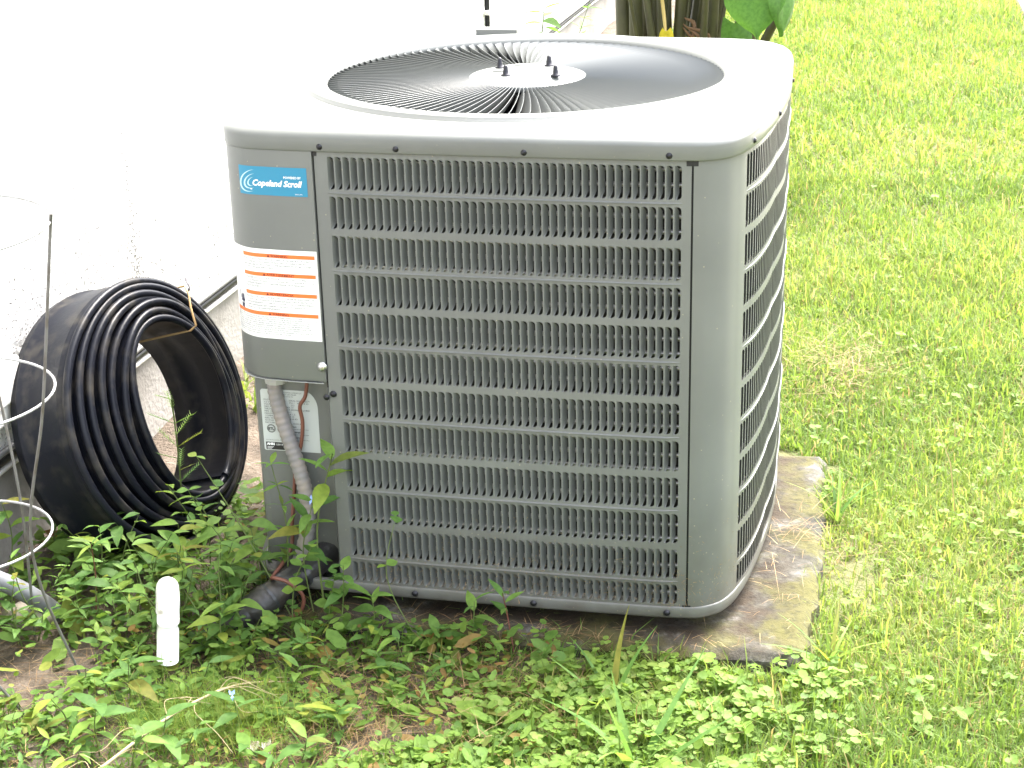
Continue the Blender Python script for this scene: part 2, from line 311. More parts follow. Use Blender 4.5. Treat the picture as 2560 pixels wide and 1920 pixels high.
# concrete pad
pad_m = mat('mossy_concrete', (.26,.24,.20), .92)
def pad_nodes():
    nt = pad_m.node_tree; b = nt.nodes['Principled BSDF']; P = geo_pos(nt)
    def noise(sc, d=8):
        n = nt.nodes.new('ShaderNodeTexNoise'); n.inputs['Scale'].default_value = sc; n.inputs['Detail'].default_value = d; n.inputs['Roughness'].default_value = .65; nt.links.new(P, n.inputs['Vector']); return n.outputs['Fac']
    def ramp(v, stops):
        r = nt.nodes.new('ShaderNodeValToRGB'); cr = r.color_ramp
        while len(cr.elements) < len(stops): cr.elements.new(.5)
        for e, (p, c) in zip(cr.elements, stops): e.position = p; e.color = (*c, 1)
        nt.links.new(v, r.inputs[0]); return r.outputs[0]
    base = ramp(noise(19, 12), [(.34,(.014,.013,.010)),(.46,(.045,.043,.034)),(.56,(.085,.082,.070)),(.66,(.25,.245,.23))])
    moss = ramp(noise(8.5, 10), [(.46,(0,0,0)),(.56,(.9,.9,.9))])
    mx = nt.nodes.new('ShaderNodeMix'); mx.data_type = 'RGBA'; mx.inputs[7].default_value = (.070,.066,.010,1); nt.links.new(moss, mx.inputs[0]); nt.links.new(base, mx.inputs[6])
    sx = nt.nodes.new('ShaderNodeSeparateXYZ'); nt.links.new(P, sx.inputs[0])
    def mrange(v, a, b_):
        m_ = nt.nodes.new('ShaderNodeMapRange'); m_.inputs['From Min'].default_value = a; m_.inputs['From Max'].default_value = b_; nt.links.new(v, m_.inputs['Value']); return m_.outputs[0]
    def mth(op, a, b_):
        m_ = nt.nodes.new('ShaderNodeMath'); m_.operation = op
        for i_, v_ in enumerate((a, b_)):
            if isinstance(v_, (int, float)): m_.inputs[i_].default_value = v_
            else: nt.links.new(v_, m_.inputs[i_])
        return m_.outputs[0]
    st_ = mth('MULTIPLY', mrange(sx.outputs['X'], .985, .90), mrange(sx.outputs['Y'], -.065, .0)); st_ = mth('MULTIPLY', mth('ADD', st_, .1), mrange(noise(14), .32, .60))
    ms = nt.nodes.new('ShaderNodeMix'); ms.data_type = 'RGBA'; ms.inputs[7].default_value = (.030,.019,.008,1); nt.links.new(st_, ms.inputs[0]); nt.links.new(mx.outputs[2], ms.inputs[6]); mx = ms
    pits = ramp(noise(70), [(.36,(.35,.35,.35)),(.5,(1,1,1))])
    m2 = nt.nodes.new('ShaderNodeMix'); m2.data_type = 'RGBA'; m2.blend_type = 'MULTIPLY'; m2.inputs[0].default_value = .7; nt.links.new(mx.outputs[2], m2.inputs[6]); nt.links.new(pits, m2.inputs[7])
    nt.links.new(m2.outputs[2], b.inputs['Base Color'])
    bp = nt.nodes.new('ShaderNodeBump'); bp.inputs['Strength'].default_value = .8; bp.inputs['Distance'].default_value = .008; nt.links.new(noise(55), bp.inputs['Height']); nt.links.new(bp.outputs[0], b.inputs['Normal'])
pad_nodes()
def make_pad():
    x0, x1, y0, y1 = .04, .992, -.058, .80
    nx, ny = 70, 64; P = []
    for i in range(nx+1):
        row = []
        for j in range(ny+1):
            u, v = i/nx, j/ny; x = x0+(x1-x0)*u; y = y0+(y1-y0)*v
            e = min(x-x0, x1-x, y-y0, y1-y)
            # worn corners and chipped edges
            cxr = .04; dx = max(0, cxr-(x1-x)); dy = max(0, cxr-(y-y0), cxr-(y1-y))
            jit = .009*math.sin(9*x+7*y)+.005*math.sin(37*y+17*x)+.003*math.sin(91*y+40*x)
            k = max(0, 1-e/.03)
            x -= k*jit*(1 if x > .5 else -1)*.8; y += k*jit*.6*(1 if y < .3 else -1)
            if dx > 0 and dy > 0:
                d = math.hypot(dx, dy)
                if d > cxr: s = cxr/d; x = (x1-cxr)+dx*s; y = (y0+cxr-dy*s) if y < .3 else (y1-cxr+dy*s)
            z = -.031+.0018*math.sin(31*x+11*y)+.0014*math.sin(53*y-23*x) - .013*max(0, 1-e/.022)**2
            row.append((x, y, z))
        P.append(row)
    mb = MB(); mb.grid(P)
    loop = [P[i][0] for i in range(nx)] + [P[nx][j] for j in range(ny)] + [P[i][ny] for i in range(nx, 0, -1)] + [P[0][j] for j in range(ny, 0, -1)]
    mb.grid([[p, (p[0]*1.004-.002, p[1], -.06), (p[0], p[1], -.12)] for p in loop], True, cu=True)
    tag(mb.build('concrete_pad', pad_m), 'weathered mossy concrete slab under the grey unit', 'slab')
make_pad()

# ================================================================ the condenser unit
CXP, CYP = .445, .435
_right = [(.456,0),(.4525,-.095),(.4415,-.225),(.4270,-.325),(.4130,-.378)]
_corner = [(.3975,-.4085)]
_front = [(.370,-.4305),(.325,-.4380),(.24,-.4415),(.12,-.4432),(0,-.4436)]
q1 = _right + _corner + _front                                  # right middle -> front middle
q1f = q1[::-1]                                                  # front middle -> right middle
quarter_a = q1f
quarter_b = [(.4548,.11),(.4500,.21),(.4450,.290),(.4345,.350),(.4130,.388),(.380,.4130),(.325,.4255),(.24,.4310),(.12,.4332),(0,.4338)]   # the rear half bows less
half = quarter_a + quarter_b                                    # front mid -> right -> back mid
loop = half + [(-x, y) for x, y in half[::-1]][1:-1]
def closed_spline(P, n):
    out = []; m = len(P)
    for i in range(m):
        p0, p1, p2, p3 = [np.array(P[(i+k) % m]) for k in (-1,0,1,2)]
        d1 = np.linalg.norm(p1-p0); d2 = np.linalg.norm(p2-p1); d3 = np.linalg.norm(p3-p2)
        m1 = ((p1-p0)/d1*d2*d2/(d1+d2)*1 + (p2-p1)*d1/(d1+d2)); m2 = ((p2-p1)*d3/(d2+d3) + (p3-p2)/d3*d2*d2/(d2+d3))
        for k in range(n):
            t = k/n; out.append((2*t**3-3*t*t+1)*p1+(t**3-2*t*t+t)*m1+(-2*t**3+3*t*t)*p2+(t**3-t*t)*m2)
    return np.array(out)
PL = closed_spline(loop, 24); PL = PL + np.array([CXP, CYP])
seg = np.linalg.norm(np.roll(PL, -1, 0)-PL, axis=1); SS = np.concatenate([[0], np.cumsum(seg)]); PERIM = SS[-1]
PLc = np.vstack([PL, PL[:1]])
def plan(s, off=0.0):
    s = s % PERIM; e = .002
    x = np.interp(s, SS, PLc[:,0]); y = np.interp(s, SS, PLc[:,1])
    a, b_ = (s-e) % PERIM, (s+e) % PERIM
    tx = np.interp(b_, SS, PLc[:,0])-np.interp(a, SS, PLc[:,0]); ty = np.interp(b_, SS, PLc[:,1])-np.interp(a, SS, PLc[:,1])
    l = math.hypot(tx, ty); nx, ny = ty/l, -tx/l
    return x+nx*off, y+ny*off, nx, ny
def s_of_x(x): return x-CXP        # along the nearly straight front
def pt(s, z, off=0.0):
    x, y, _, _ = plan(s, off); return (x, y, z)
def sheet(mb, s0, s1, z0, z1, off, ns, nz=1, smooth=True):
    mb.grid([[pt(s0+(s1-s0)*i/ns, z0+(z1-z0)*j/nz, off) for j in range(nz, -1, -1)] for i in range(ns+1)], smooth)

AC = empty('air_conditioner', (CXP, CYP, -.03))
tag(AC, 'grey air conditioning condenser unit with louvered sides and fan grille on top', 'air conditioner')
ZC = .775
S_SL, S_SR = s_of_x(.198), s_of_x(.7925)
SLOT0, SLOT1 = s_of_x(.2185), s_of_x(.7773)
NCOL = 44; PITCH = (SLOT1-SLOT0)/NCOL; SW = PITCH*.83
ROWP = .064; ZT = .7648
ROWS = [(ZT-i*ROWP-(.0525 if i < 11 else .036), ZT-i*ROWP) for i in range(12)]
RC = .0058
def d_outline(w, h, r, mirror=False):
    pts = [(0,0), (w-r,0)]; out = ['c00', 'b']
    for k in (1,2,3): a = -math.pi/2+k*math.pi/6*1; pts.append((w-r+r*math.cos(a), r+r*math.sin(a))); out.append('c10' if k < 3 else 'r')
    pts.append((w, h-r)); out.append('r')
    for k in (1,2,3): a = k*math.pi/6; pts.append((w-r+r*math.cos(a), h-r+r*math.sin(a))); out.append('c11' if k < 3 else 't')
    pts.append((0, h)); out.append('c01'); return pts, out
def slotted(mb, s0, s1, za, zb, cols, rows, slot_frac, mirror, rib_gaps, off0=0.0, ribd=.0032, rim=.0016):
    """sheet from s0..s1, za..zb with D-shaped holes; cols = list of cell starts + pitch"""
    def P(s, z, o=0.0): return pt(s, z, off0+o)
    cs, pitch = cols; w = pitch*slot_frac; mg = .0045
    c0, c1 = cs[0], cs[-1]+pitch
    bands = [(a-mg, b+mg) for a, b in rows]
    # plain margins left and right
    for a, b in ((s0, c0), (c1, s1)):
        if b-a > 1e-5: mb.grid([[P(a+(b-a)*i/6, z) for z in (zb, za)] for i in range(7)], True)
    # horizontal strips between the bands (some carry a pressed rib)
    edges = [zb]+[v for bnd in bands for v in (bnd[1], bnd[0])]+[za]
    for gi in range(len(bands)+1):
        zt, zl = edges[2*gi], edges[2*gi+1]
        rib = gi in rib_gaps; nz = 10 if rib else 1; ns = 46
        rows_ = []
        for i in range(ns+1):
            s = c0+(c1-c0)*i/ns; endf = min(1, i/2.0, (ns-i)/2.0)
            rows_.append([P(s, zt+(zl-zt)*j/nz, ribd*endf*math.exp(-((j/nz-.5)/.22)**2)*(1 if 0 < j < nz else 0) if rib else 0) for j in range(nz+1)])
        mb.grid(rows_, True)
    prev_end = {}
    for (a, b), (ba, bb) in zip(rows, bands):
        h = b-a
        for c in cs:
            pts, out = d_outline(w, h, RC if w > RC else w*.6)
            base = len(mb.v); V = []
            x0, x1 = -(pitch-w)/2, w+(pitch-w)/2
            for (px_, pz_), oc in zip(pts, out):
                ox = {'c00':x0,'c01':x0,'c10':x1,'c11':x1,'b':px_,'t':px_,'r':x1}[oc]; oz = {'c00':-mg,'b':-mg,'c10':-mg,'c11':h+mg,'t':h+mg,'c01':h+mg,'r':pz_}[oc]
                for ux, uz, o in ((ox, oz, 0), (px_, pz_, 0), (px_, pz_, -rim)):
                    sx_ = (c+(pitch-w)/2+ux) if not mirror else (c+pitch-(pitch-w)/2-ux)
                    V.append(P(sx_, a+uz, o))
            n = len(pts); F = []
            for k in range(n):
                k2 = (k+1) % n
                for l in (0, 1):
                    q = (3*k+l, 3*k2+l, 3*k2+l+1, 3*k+l+1); F.append(q if not mirror else q[::-1])
            mb.add(V, F, False)

# front louvered panel
cells = [SLOT0+i*PITCH for i in range(NCOL)]
mb = MB(); slotted(mb, S_SL, S_SR-.0016, .0195, ZC+.004, (cells, PITCH), ROWS, .83, False, {1,3,5,7,9,11})
sheet(mb, S_SL, S_SL+.0005, .0195, ZC, -.006, 1)
front_panel = mb.build('louver_panel', paint, AC)
front_panel['label'] = 'front panel pressed with twelve rows of louvers'
# folded edges of the panel
mb = MB(); mb.grid([[pt(S_SL, z, o) for o in (0, -.012)] for z in (.0195, .40, ZC)], False); mb.build('panel_edge', paint, AC); mb = MB(); mb.grid([[pt(S_SR-.0016, z, o) for o in (-.012, 0)] for z in (.0195, .40, ZC)], False)
mb.build('panel_edge', paint, AC)
# one pressed louver per slot
def tongue(w, h, d, mirror=False, nu=4, nv=6):
    mb = MB(); P = []
    for j in range(nv+1):
        v = j/nv; z = h*v; r = min(RC, w*.6)
        xm = w
        if z < r: xm = w-r+math.sqrt(max(0, r*r-(r-z)**2))
        if z > h-r: xm = w-r+math.sqrt(max(0, r*r-(z-h+r)**2))
        xm *= .66
        ed = (1-abs(2*v-1)**5)
        row = []
        for i in range(nu+1):
            u = i/nu; x = xm*u; dep = .0003+d*(.35*u+.65*math.sin(u*math.pi/2)**1.3)*ed
            row.append(((-x if mirror else x), dep, z))
        P.append(row)
    mb.grid(P, True); return mb
lmesh = {}
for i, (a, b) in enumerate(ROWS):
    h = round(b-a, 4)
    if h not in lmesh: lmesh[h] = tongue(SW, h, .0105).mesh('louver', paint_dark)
rest = MB(); cnt = 0
for a, b in ROWS:
    h = round(b-a, 4)
    for c in cells:
        s = c+(PITCH-SW)/2; x, y, nx, ny = plan(s, 0); rz = math.atan2(nx, -ny)
        if cnt < 300:
            place('louver', lmesh[h], AC, (x, y, a), (0, 0, rz))
        else:
            mt = Matrix.Translation((x, y, a)) @ Matrix.Rotation(rz, 4, 'Z'); tb = tongue(SW, h, .0105)
            rest.add([mt @ Vector(v) for v in tb.v], tb.f, True)
        cnt += 1
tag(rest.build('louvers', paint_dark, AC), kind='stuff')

# right corner wrap and bowed side with its own louvers
S_RM = PERIM/4
side_s0 = None
for s in np.linspace(.3, .6, 600):
    x, y, _, _ = plan(s)
    if y >= .082: side_s0 = s; break
side_len = .69; NS = 51; sp = side_len/NS
side_cells = []
for k in range(3):
    for i in range(17): side_cells.append(side_s0+k*(17*sp)+i*sp)
def crease(s):
    t = (s-side_s0)/side_len
    return .0028*abs(math.sin(3*math.pi*t)) if 0 < t < 1 else 0
_old_pt = pt
def pt(s, z, off=0.0):
    x, y, _, _ = plan(s, off+crease(s % PERIM)); return (x, y, z)
mb = MB(); sheet(mb, S_SR+.0016, side_s0-.001, .0195, ZC+.004, 0, 40, 6)
mb.build('corner_panel', paint, AC)
mb = MB(); slotted(mb, side_s0-.001, side_s0+side_len+.02, .0195, ZC+.004, (side_cells, sp), ROWS, .78, False, {1,3,5,7,9,11}, ribd=.0018, rim=.0004)
mb.build('side_louver_panel', paint, AC)
mb = MB()
for a, b in ROWS:
    h = b-a; tb = tongue(sp*.78, h, .0085, False, 3, 4)
    for c in side_cells:
        s = c+sp*.11; x, y, nx, ny = plan(s, crease(s)-.0005); rz = math.atan2(nx, -ny)
        mt = Matrix.Translation((x, y, a)) @ Matrix.Rotation(rz, 4, 'Z'); mb.add([mt @ Vector(v) for v in tb.v], tb.f, True)
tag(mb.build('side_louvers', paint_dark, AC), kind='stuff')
pt = _old_pt
# back and wall-side sheets
S_LEFT_COVER_END = -.585+0.0
mb = MB(); sheet(mb, side_s0+side_len+.02, PERIM+S_LEFT_COVER_END+.0, .0195, ZC+.004, 0, 110, 2); mb.build('back_panel', paint, AC)

# condenser coil behind the louvers
mb = MB(); sheet(mb, S_SL+.02, side_s0+side_len+.1, .02, ZC, -.028, 120, 1); coil = mb.build('condenser_coil', fin_m, AC)
mb = MB()
for k in range(30):
    z = .035+k*.0248
    mb.tube([pt(S_SL+.02+i*.02, z, -.0235) for i in range(int((side_s0+side_len-S_SL)/.02))], .0042, 6, False)
tag(mb.build('coil_tubing', tube_m, coil), kind='stuff')

# seam gaps and their black notches
mb = MB(); mb.grid([[pt(S_SR+d, z, -.004) for d in (-.003, .003)] for z in (.0195, .4, ZC)], False); mb.build('seam_gap', black_m, AC)
mb = MB(); mb.grid([[pt(S_SL+d, z, -.004) for d in (-.004, .003)] for z in (.375, .6, ZC)], False); mb.build('seam_gap', black_m, AC)
for s_, z_, w_, h_ in ((S_SR-.0005, ZC-.0065, .018, .008), (S_SR-.0008, .0215, .014, .004), (S_SL+.001, ZC-.006, .008, .007)):
    mb = MB(); x, y, nx, ny = plan(s_, 0); sheet(mb, s_-w_/2, s_+w_/2, z_-h_/2, z_+h_/2, .0006, 4); mb.build('notch', black_m, AC)

# control box cover on the front-left corner
ZB = .387; S_CL = S_LEFT_COVER_END
mb = MB()
prof_z = [ZC+.004, .72, .6, .5, ZB+.004, ZB]
mb.grid([[pt(S_CL+(S_SL-.003-S_CL)*i/60, z, .0035-(0.002 if z == ZB else 0)) for z in prof_z] for i in range(61)], True)
mb.grid([[pt(S_SL-.003, z, o) for o in (.0035, -.012)] for z in (ZC, ZB)], False)
cover = mb.build('control_cover', paint, AC)
mb = MB()
ring = [pt(S_CL+(S_SL-.006-S_CL)*i/40, ZB-.002, .0042) for i in range(41)]
low = [(p[0], p[1], p[2]-.005*max(0, math.sin(math.pi*min(1, i/26)))-.001) for i, p in enumerate(ring)]
mb.grid([[a, b] for a, b in zip(ring, low)], True)
mb.grid([[b, (.10, .12, ZB-.003)] for b in low], False)
mb.build('cover_flange', mat('lit_flange_paint', (.34,.35,.34), .35), AC)  # paler than the casing: reflected light on the lip put into the colour
# recessed service corner below the cover
mb = MB(); rp = [(.1985,.001),(.1950,-.001),(.1925,.004),(.1905,.045),(.13,.047),(.06,.047),(.049,.050),(.042,.062),(.035,.12),(.012,.25),(.0,.36)]
mb.grid([[(x, y, z) for z in (.40,.2,.02)] for x, y in rp], False); service = mb.build('service_panel', paint, AC)

# cap with rounded shoulder and fan opening
NL = 288
def path_ring(off, z):
    return [pt(PERIM*i/NL, z, off) for i in range(NL)]
CF = (.445, .440)
angs = [math.atan2(p[1]-CF[1], p[0]-CF[0]) for p in path_ring(0, 0)]
def circ(r, z): return [(CF[0]+r*math.cos(a), CF[1]+r*math.sin(a), z) for a in angs]
rings = [path_ring(-.004, .7745), path_ring(.0042, .7735), path_ring(.005, .775), path_ring(.0054, .795), path_ring(.0048, .7985), path_ring(.002, .8025), path_ring(-.0035, .8065),
         path_ring(-.0115, .8095), path_ring(-.019, .8112), path_ring(-.0255, .8122), path_ring(-.0275, .8124),
         circ(.3945, .8130), circ(.3915, .8126), circ(.3900, .8128), circ(.3885, .8190), circ(.3862, .8202), circ(.380, .8206), circ(.362, .8198), circ(.3555, .8186), circ(.3520, .8155), circ(.3480, .8118), circ(.3468, .8060), circ(.3468, .7800)]
mb = MB(); mb.grid(rings, True, cv=True); cap = mb.build('top_panel', paint_top, AC)
mb = MB(); mb.box((.262,.838,.811), (.345,.872,.8235)); mb.build('lifting_tab', paint_top, AC)
mb = MB(); mb.box((.405,.058,.812), (.50,.066,.8195)); mb.build('pressed_tab', paint_top, AC)

# fan grille: ring of tilted vanes round a hub
GZ = .8120
grille = empty('fan_grille', (CF[0], CF[1], .775)); grille.parent = AC; grille.location = Vector((CF[0], CF[1], .775))-WORLD[AC.name]
WORLD[grille.name] = Vector((CF[0], CF[1], .775))
mb = MB(); NV = 118; P = []
r0, r1 = .098, .3475
for t in (0,.15,.3,.45,.6,.78,.93,1.0):
    r = r0+(r1-r0)*t
    bend = .004*math.sin(math.pi*t)                                   # blades sweep slightly
    flare = max(0, (t-.93)/.07)
    dz = .004+.030*min(1, .55+.6*t)*(1-.75*flare)
    dt = .023*min(1, .35+.8*t)*(1-.5*flare)
    bend -= .0075*max(0, (t-.93)/.07)
    top = (r, bend+dt*.5, 0); mid = (r, bend+dt*.12, -dz*.45); bot = (r, bend-dt*.5, -dz)
    P.append([top, mid, bot])
mb.grid(P, True)
P2 = [[(p[0], p[1]+.00045, p[2]-.0004) for p in row] for row in P]; mb.grid([r[::-1] for r in P2], True)
mb.grid([[a[0], b[0]] for a, b in zip(P, P2)], False)
vmesh = mb.mesh('vane', vane_m)
for k in range(NV):
    place('vane', vmesh, grille, (CF[0], CF[1], GZ-.001), (0, 0, 2*math.pi*k/NV))
mb = MB(); mb.lathe([(0,.0105),(.030,.0105),(.0325,.0088),(.068,.0084),(.0715,.0074),(.0835,.0010),(.087,.0004),(.101,.0),(.1040,-.0015),(.1040,-.010)], (CF[0]+.004, CF[1], GZ-.0005), 72); mb.build('hub', paint_top, grille)
mb = MB()
for a in (20, 110, 200, 290):
    c, s_ = math.cos(R(a)), math.sin(R(a)); x, y = CF[0]+.045*c, CF[1]+.045*s_
    mb.box((x-.012, y-.005, GZ+.0060), (x+.012, y+.005, GZ+.0095))
mb.build('hub_emboss', paint_top, grille)
for ax, ay in ((-.050,.020),(.034,.046),(-.024,-.050),(.063,-.044)):
    mb = MB(); mb.lathe([(.0088,0),(.0088,.0018),(.0054,.0024),(.0050,.0085),(.0042,.0098),(.0040,.0150),(.0026,.0178),(0,.0186)], (CF[0]+ax, CF[1]+ay, GZ+.0078), 14); mb.build('acorn_nut', screw_m, grille)
# interior: shroud, motor, blades
mb = MB(); mb.lathe([(.346,0),(.345,-.10),(.36,-.16)], (CF[0], CF[1], .779), 64); mb.build('fan_shroud', mat('dark_inside', (.03,.031,.034), .6), AC)
mb = MB(); mb.lathe([(0,-.03),(.085,-.03),(.09,-.04),(.09,-.17),(0,-.17)], (CF[0], CF[1], .79), 40); mb.build('fan_motor', mat('motor_black', (.02,.02,.022), .4), AC)
fb = MB()
for k in range(3):
    a0 = R(120*k+15); P = []
    for i in range(9):
        r = .06+.27*i/8; row = []
        for j in range(7):
            a = a0+R(-32+64*j/6)*(.7+.3*i/8); row.append((CF[0]+r*math.cos(a), CF[1]+r*math.sin(a), .66+.05*(j/6-.5)))
        P.append(row)
    fb.grid(P)
fb.build('fan_blades', mat('blade_alu', (.16,.16,.17), .4, .6), AC)
mb = MB(); mb.box((.10,.10,.005), (.79,.77,.012)); mb.build('base_floor', MATS['dark_inside'], AC)

# base pan and feet
mb = MB(); mb.grid([path_ring(-.30, .0), path_ring(-.012, -.001), path_ring(.001, .0), path_ring(.0022, .0035), path_ring(.0024, .0185), path_ring(.0012, .0205), path_ring(-.008, .0205)], True, cv=True)
mb.build('base_pan', paint, AC)
for x, y in ((.12,.12),(.77,.12),(.12,.72),(.77,.72)):
    mb = MB(); mb.lathe([(0,.03),(.03,.03),(.026,-.001),(0,-.001)], (x, y, -.03), 16); mb.build('foot', black_m, AC)

# screws
scr = MB(); scr.lathe([(.0072,0),(.0072,.0012),(.0052,.0018),(.0050,.0042),(.0042,.0050),(0,.0050)], (0,0,0), 12, 'y'); scr_me = scr.mesh('screw', screw_m); zc_me = scr.mesh('screw', zinc_m)
def screw(s, z, off, me=scr_me, sc=1.0):
    x, y, nx, ny = plan(s, off); place('screw', me, AC, (x, y, z), (0, 0, math.atan2(nx, -ny)), (sc,)*3)
for x in (.210, .334, .536, .757): screw(s_of_x(x), .7815, .0042, sc=.72)
for x in (.33, .536, .760): screw(s_of_x(x), .0105, .004, sc=.8)
for s in (side_s0+.02, side_s0+.22, side_s0+.50): screw(s, .783, .0048, sc=.72)
screw(s_of_x(.2055), .366, .0003, sc=.8); screw(s_of_x(.1945), .361, .004, sc=.75)
screw(s_of_x(.1905), .414, .0035, zc_me, 1.15)
for a in (198, 262, 330, 60, 130):
    place('screw', scr_me, AC, (CF[0]+.3655*math.cos(R(a)), CF[1]+.3655*math.sin(R(a)), .8198), (R(90), 0, 0), (.8,)*3)

# ---------------------------------------------------------------- print on the stickers
def text_geo(body, size, shear=0, bold=0.0, spacing=1.0, align='LEFT', res=2):
    cu = bpy.data.curves.new('txt', 'FONT'); cu.body = body; cu.size = size; cu.shear = shear; cu.offset = bold; cu.space_character = spacing
    cu.resolution_u = res; cu.align_x = align; cu.fill_mode = 'FRONT'
    ob = bpy.data.objects.new('txt', cu); me = bpy.data.meshes.new_from_object(ob)
    v = [tuple(x.co) for x in me.vertices]; f = [tuple(p.vertices) for p in me.polygons]
    bpy.data.objects.remove(ob); bpy.data.curves.remove(cu); bpy.data.meshes.remove(me); return v, f
class Sticker:
    """flat print laid on the curved cover: u runs along the sheet, z up"""
    def __init__(s, u0, z0, off): s.u0, s.z0, s.off = u0, z0, off
    def P(s, u, z, lift): return pt(s.u0+u, s.z0+z, s.off+lift)
class PlateSticker(Sticker):
    def P(s, u, z, lift): return (s.u0+u, s.off-lift, s.z0+z)
def st_rect(st, mb, u0, u1, z0, z1, lift, n=24):
    mb.grid([[st.P(u0+(u1-u0)*i/n, z, lift) for z in (z1, z0)] for i in range(n+1)], True)
def st_poly(st, mb, pts, lift): mb.add([st.P(u, z, lift) for u, z in pts], [tuple(range(len(pts)))])
def st_text(st, mb, body, u, z, size, lift, width=None, **k):
    v, f = text_geo(body, size, **k)
    if not v: return
    sx = 1
    if width: a = [p[0] for p in v]; sx = width/(max(a)-min(a)); 
    mb.add([st.P(u+p[0]*sx, z+p[1], lift) for p in v], f)
def st_ring(st, mb, u, z, ru, rz, w0, a0, a1, lift, n=28, tilt=0, taper=True):
    P = []
    for i in range(n+1):
        t = i/n; a = R(a0+(a1-a0)*t); w = w0*(math.sin(math.pi*t) if taper else 1)
        row = []
        for k in (1, 1-w):
            x, y = ru*k*math.cos(a), rz*k*math.sin(a); c, s_ = math.cos(R(tilt)), math.sin(R(tilt)); row.append(st.P(u+x*c-y*s_, z+x*s_+y*c, lift))
        P.append(row)
    mb.grid(P, False)

# blue compressor badge
b_u0, b_u1 = s_of_x(.068), s_of_x(.1855); BW = b_u1-b_u0; BH = .0465
bs = Sticker(b_u0, .6995, .0035)
badge = MB(); st_rect(bs, badge, 0, BW, 0, BH, .0004); badge_o = badge.build('badge', blue_lab, AC)
badge_o['label'] = 'blue badge reading Copeland Scroll'
mb = MB(); st_text(bs, mb, 'Copeland Scroll', .0235, .0155, .0135, .0008, width=.0845, shear=.30, bold=.00045)
st_text(bs, mb, 'POWERED BY', .0785, .0285, .0052, .0008, width=.029, bold=.0001)
st_text(bs, mb, 'BBDC-LP02', .0965, .0028, .0026, .0008, width=.012)
st_rect(bs, mb, .0205, .0235, .0085, .0098, .0008, 2)
mb.build('lettering', white_ink, badge_o)
mb = MB()
st_ring(bs, mb, .0225, .0225, .0235, .0160, .15, 50, 255, .0007, tilt=32)
st_ring(bs, mb, .0240, .0220, .0165, .0105, .20, 50, 260, .0007, tilt=32)
st_ring(bs, mb, .0250, .0215, .0105, .0062, .26, 60, 255, .0007, tilt=32)
mb.build('swirl', pale_blue, badge_o)

# warning sticker
w_u1 = s_of_x(.1935); WW = .184; WH = .1525
ws = Sticker(w_u1-WW, .4575, .0035)
mb = MB(); st_rect(ws, mb, 0, WW, 0, WH, .0004, 40); warn = mb.build('warning_sticker', white_lab, AC)
warn['label'] = 'white warning sticker with four orange heading bars'
UL = WW-.131                                                     # left edge of the text block
bars = [(UL, .1385, 'WARNING'), (UL, .0990+.0075, 'AVERTISSEMENT'), (UL, .0735, 'ADVERTENCIA'), (.020, .0395, 'WARNING')]
mbo, mbt, mbf = MB(), MB(), MB()
blocks = [
 ['RISK OF ELECTRIC SHOCK. CAN CAUSE INJURY OR DEATH.', 'DISCONNECT ALL REMOTE ELECTRIC POWER SUPPLIES', 'BEFORE SERVICING. THIS COMPARTMENT MUST BE CLOSED', 'EXCEPT WHEN SERVICING.'],
 ['DANGER DE CHOC ELECTRIQUE OU DE MORT. COUPEZ TOUT', 'LE COURANT AVANT TOUT ENTRETIEN OU REPARATION. LE', 'COMPARTIMENT DOIT RESTER FERME SAUF PENDANT', "L'ENTRETIEN."],
 ['PELIGRO DE CHOQUE ELECTRICO O MUERTE. DESCONECTE', 'TODAS LAS FUENTES DE ENERGIA ELECTRICA ANTES DE', 'MANTENIMIENTO O SERVICO TECNICO. EL COMPARTIMENTO', 'DEBE PERMANECER CERRADO EXCEPTO DURANTE EL', 'SERVICIO DE MANTENIMIENTO.'],
 ['HEATING UNITS SHOULD NOT BE UTILIZED WITHOUT REASONABLE ROUTINE', 'INSPECTION, MAINTENANCE, AND SUPERVISION. IF THE BUILDING IN WHICH ANY SUCH', 'DEVICE IS LOCATED WILL BE VACANT, CARE SHOULD BE TAKEN THAT SUCH DEVICE IS', 'ROUTINELY INSPECTED, MAINTAINED AND MONITORED. IN THE EVENT THAT THE', 'BUILDING IS EXPOSED TO FREEZING TEMPERATURES, ALL WATER-BEARING PIPES', 'SHOULD BE DRAINED. THE BUILDING SHOULD BE PROPERLY WINTERIZED, AND THE', 'WATER SOURCE CLOSED. SHOULD THE BUILDING BE EXPOSED TO FREEZING', 'TEMPERATURES, ANY HYDRONIC COIL UNITS SHOULD BE DRAINED AS WELL, AND IN', 'SUCH CASE, ALTERNATIVE HEAT SOURCE SHOULD BE UTILIZED.']]
for (u, z, title), lines in zip(bars, blocks):
    bh = .0064; ue = WW-.004; st_rect(ws, mbo, u, ue, z, z+bh, .0007, 30)
    tw = {'WARNING':.030,'AVERTISSEMENT':.049,'ADVERTENCIA':.042}[title]; tu = (u+ue)/2-tw/2+.003+(.012 if u < .03 else 0)
    st_text(ws, mbt, title, tu, z+.0012, .0060, .0010, width=tw, bold=.00012)
    st_poly(ws, mbt, [(tu-.0065, z+.0008), (tu-.0012, z+.0008), (tu-.00385, z+.0057)], .0010)
    step = .0047 if u > .03 else .0036; sz = .0038 if u > .03 else .0031
    maxc = max(len(l) for l in lines); full = ue-u-.004
    for i, l in enumerate(lines):
        st_text(ws, mbf, l, u+.001, z-.0012-(i+1)*step+.001, sz, .0009, width=full*len(l)/maxc, res=1)
mbo.build('heading_bar', orange_lab, warn); mbt.build('heading_text', brown_ink, warn); mbf.build('fine_print', grey_ink, warn)
mb = MB()                                                        # hand-and-spark sign
hu, hz = UL-.0115, .047
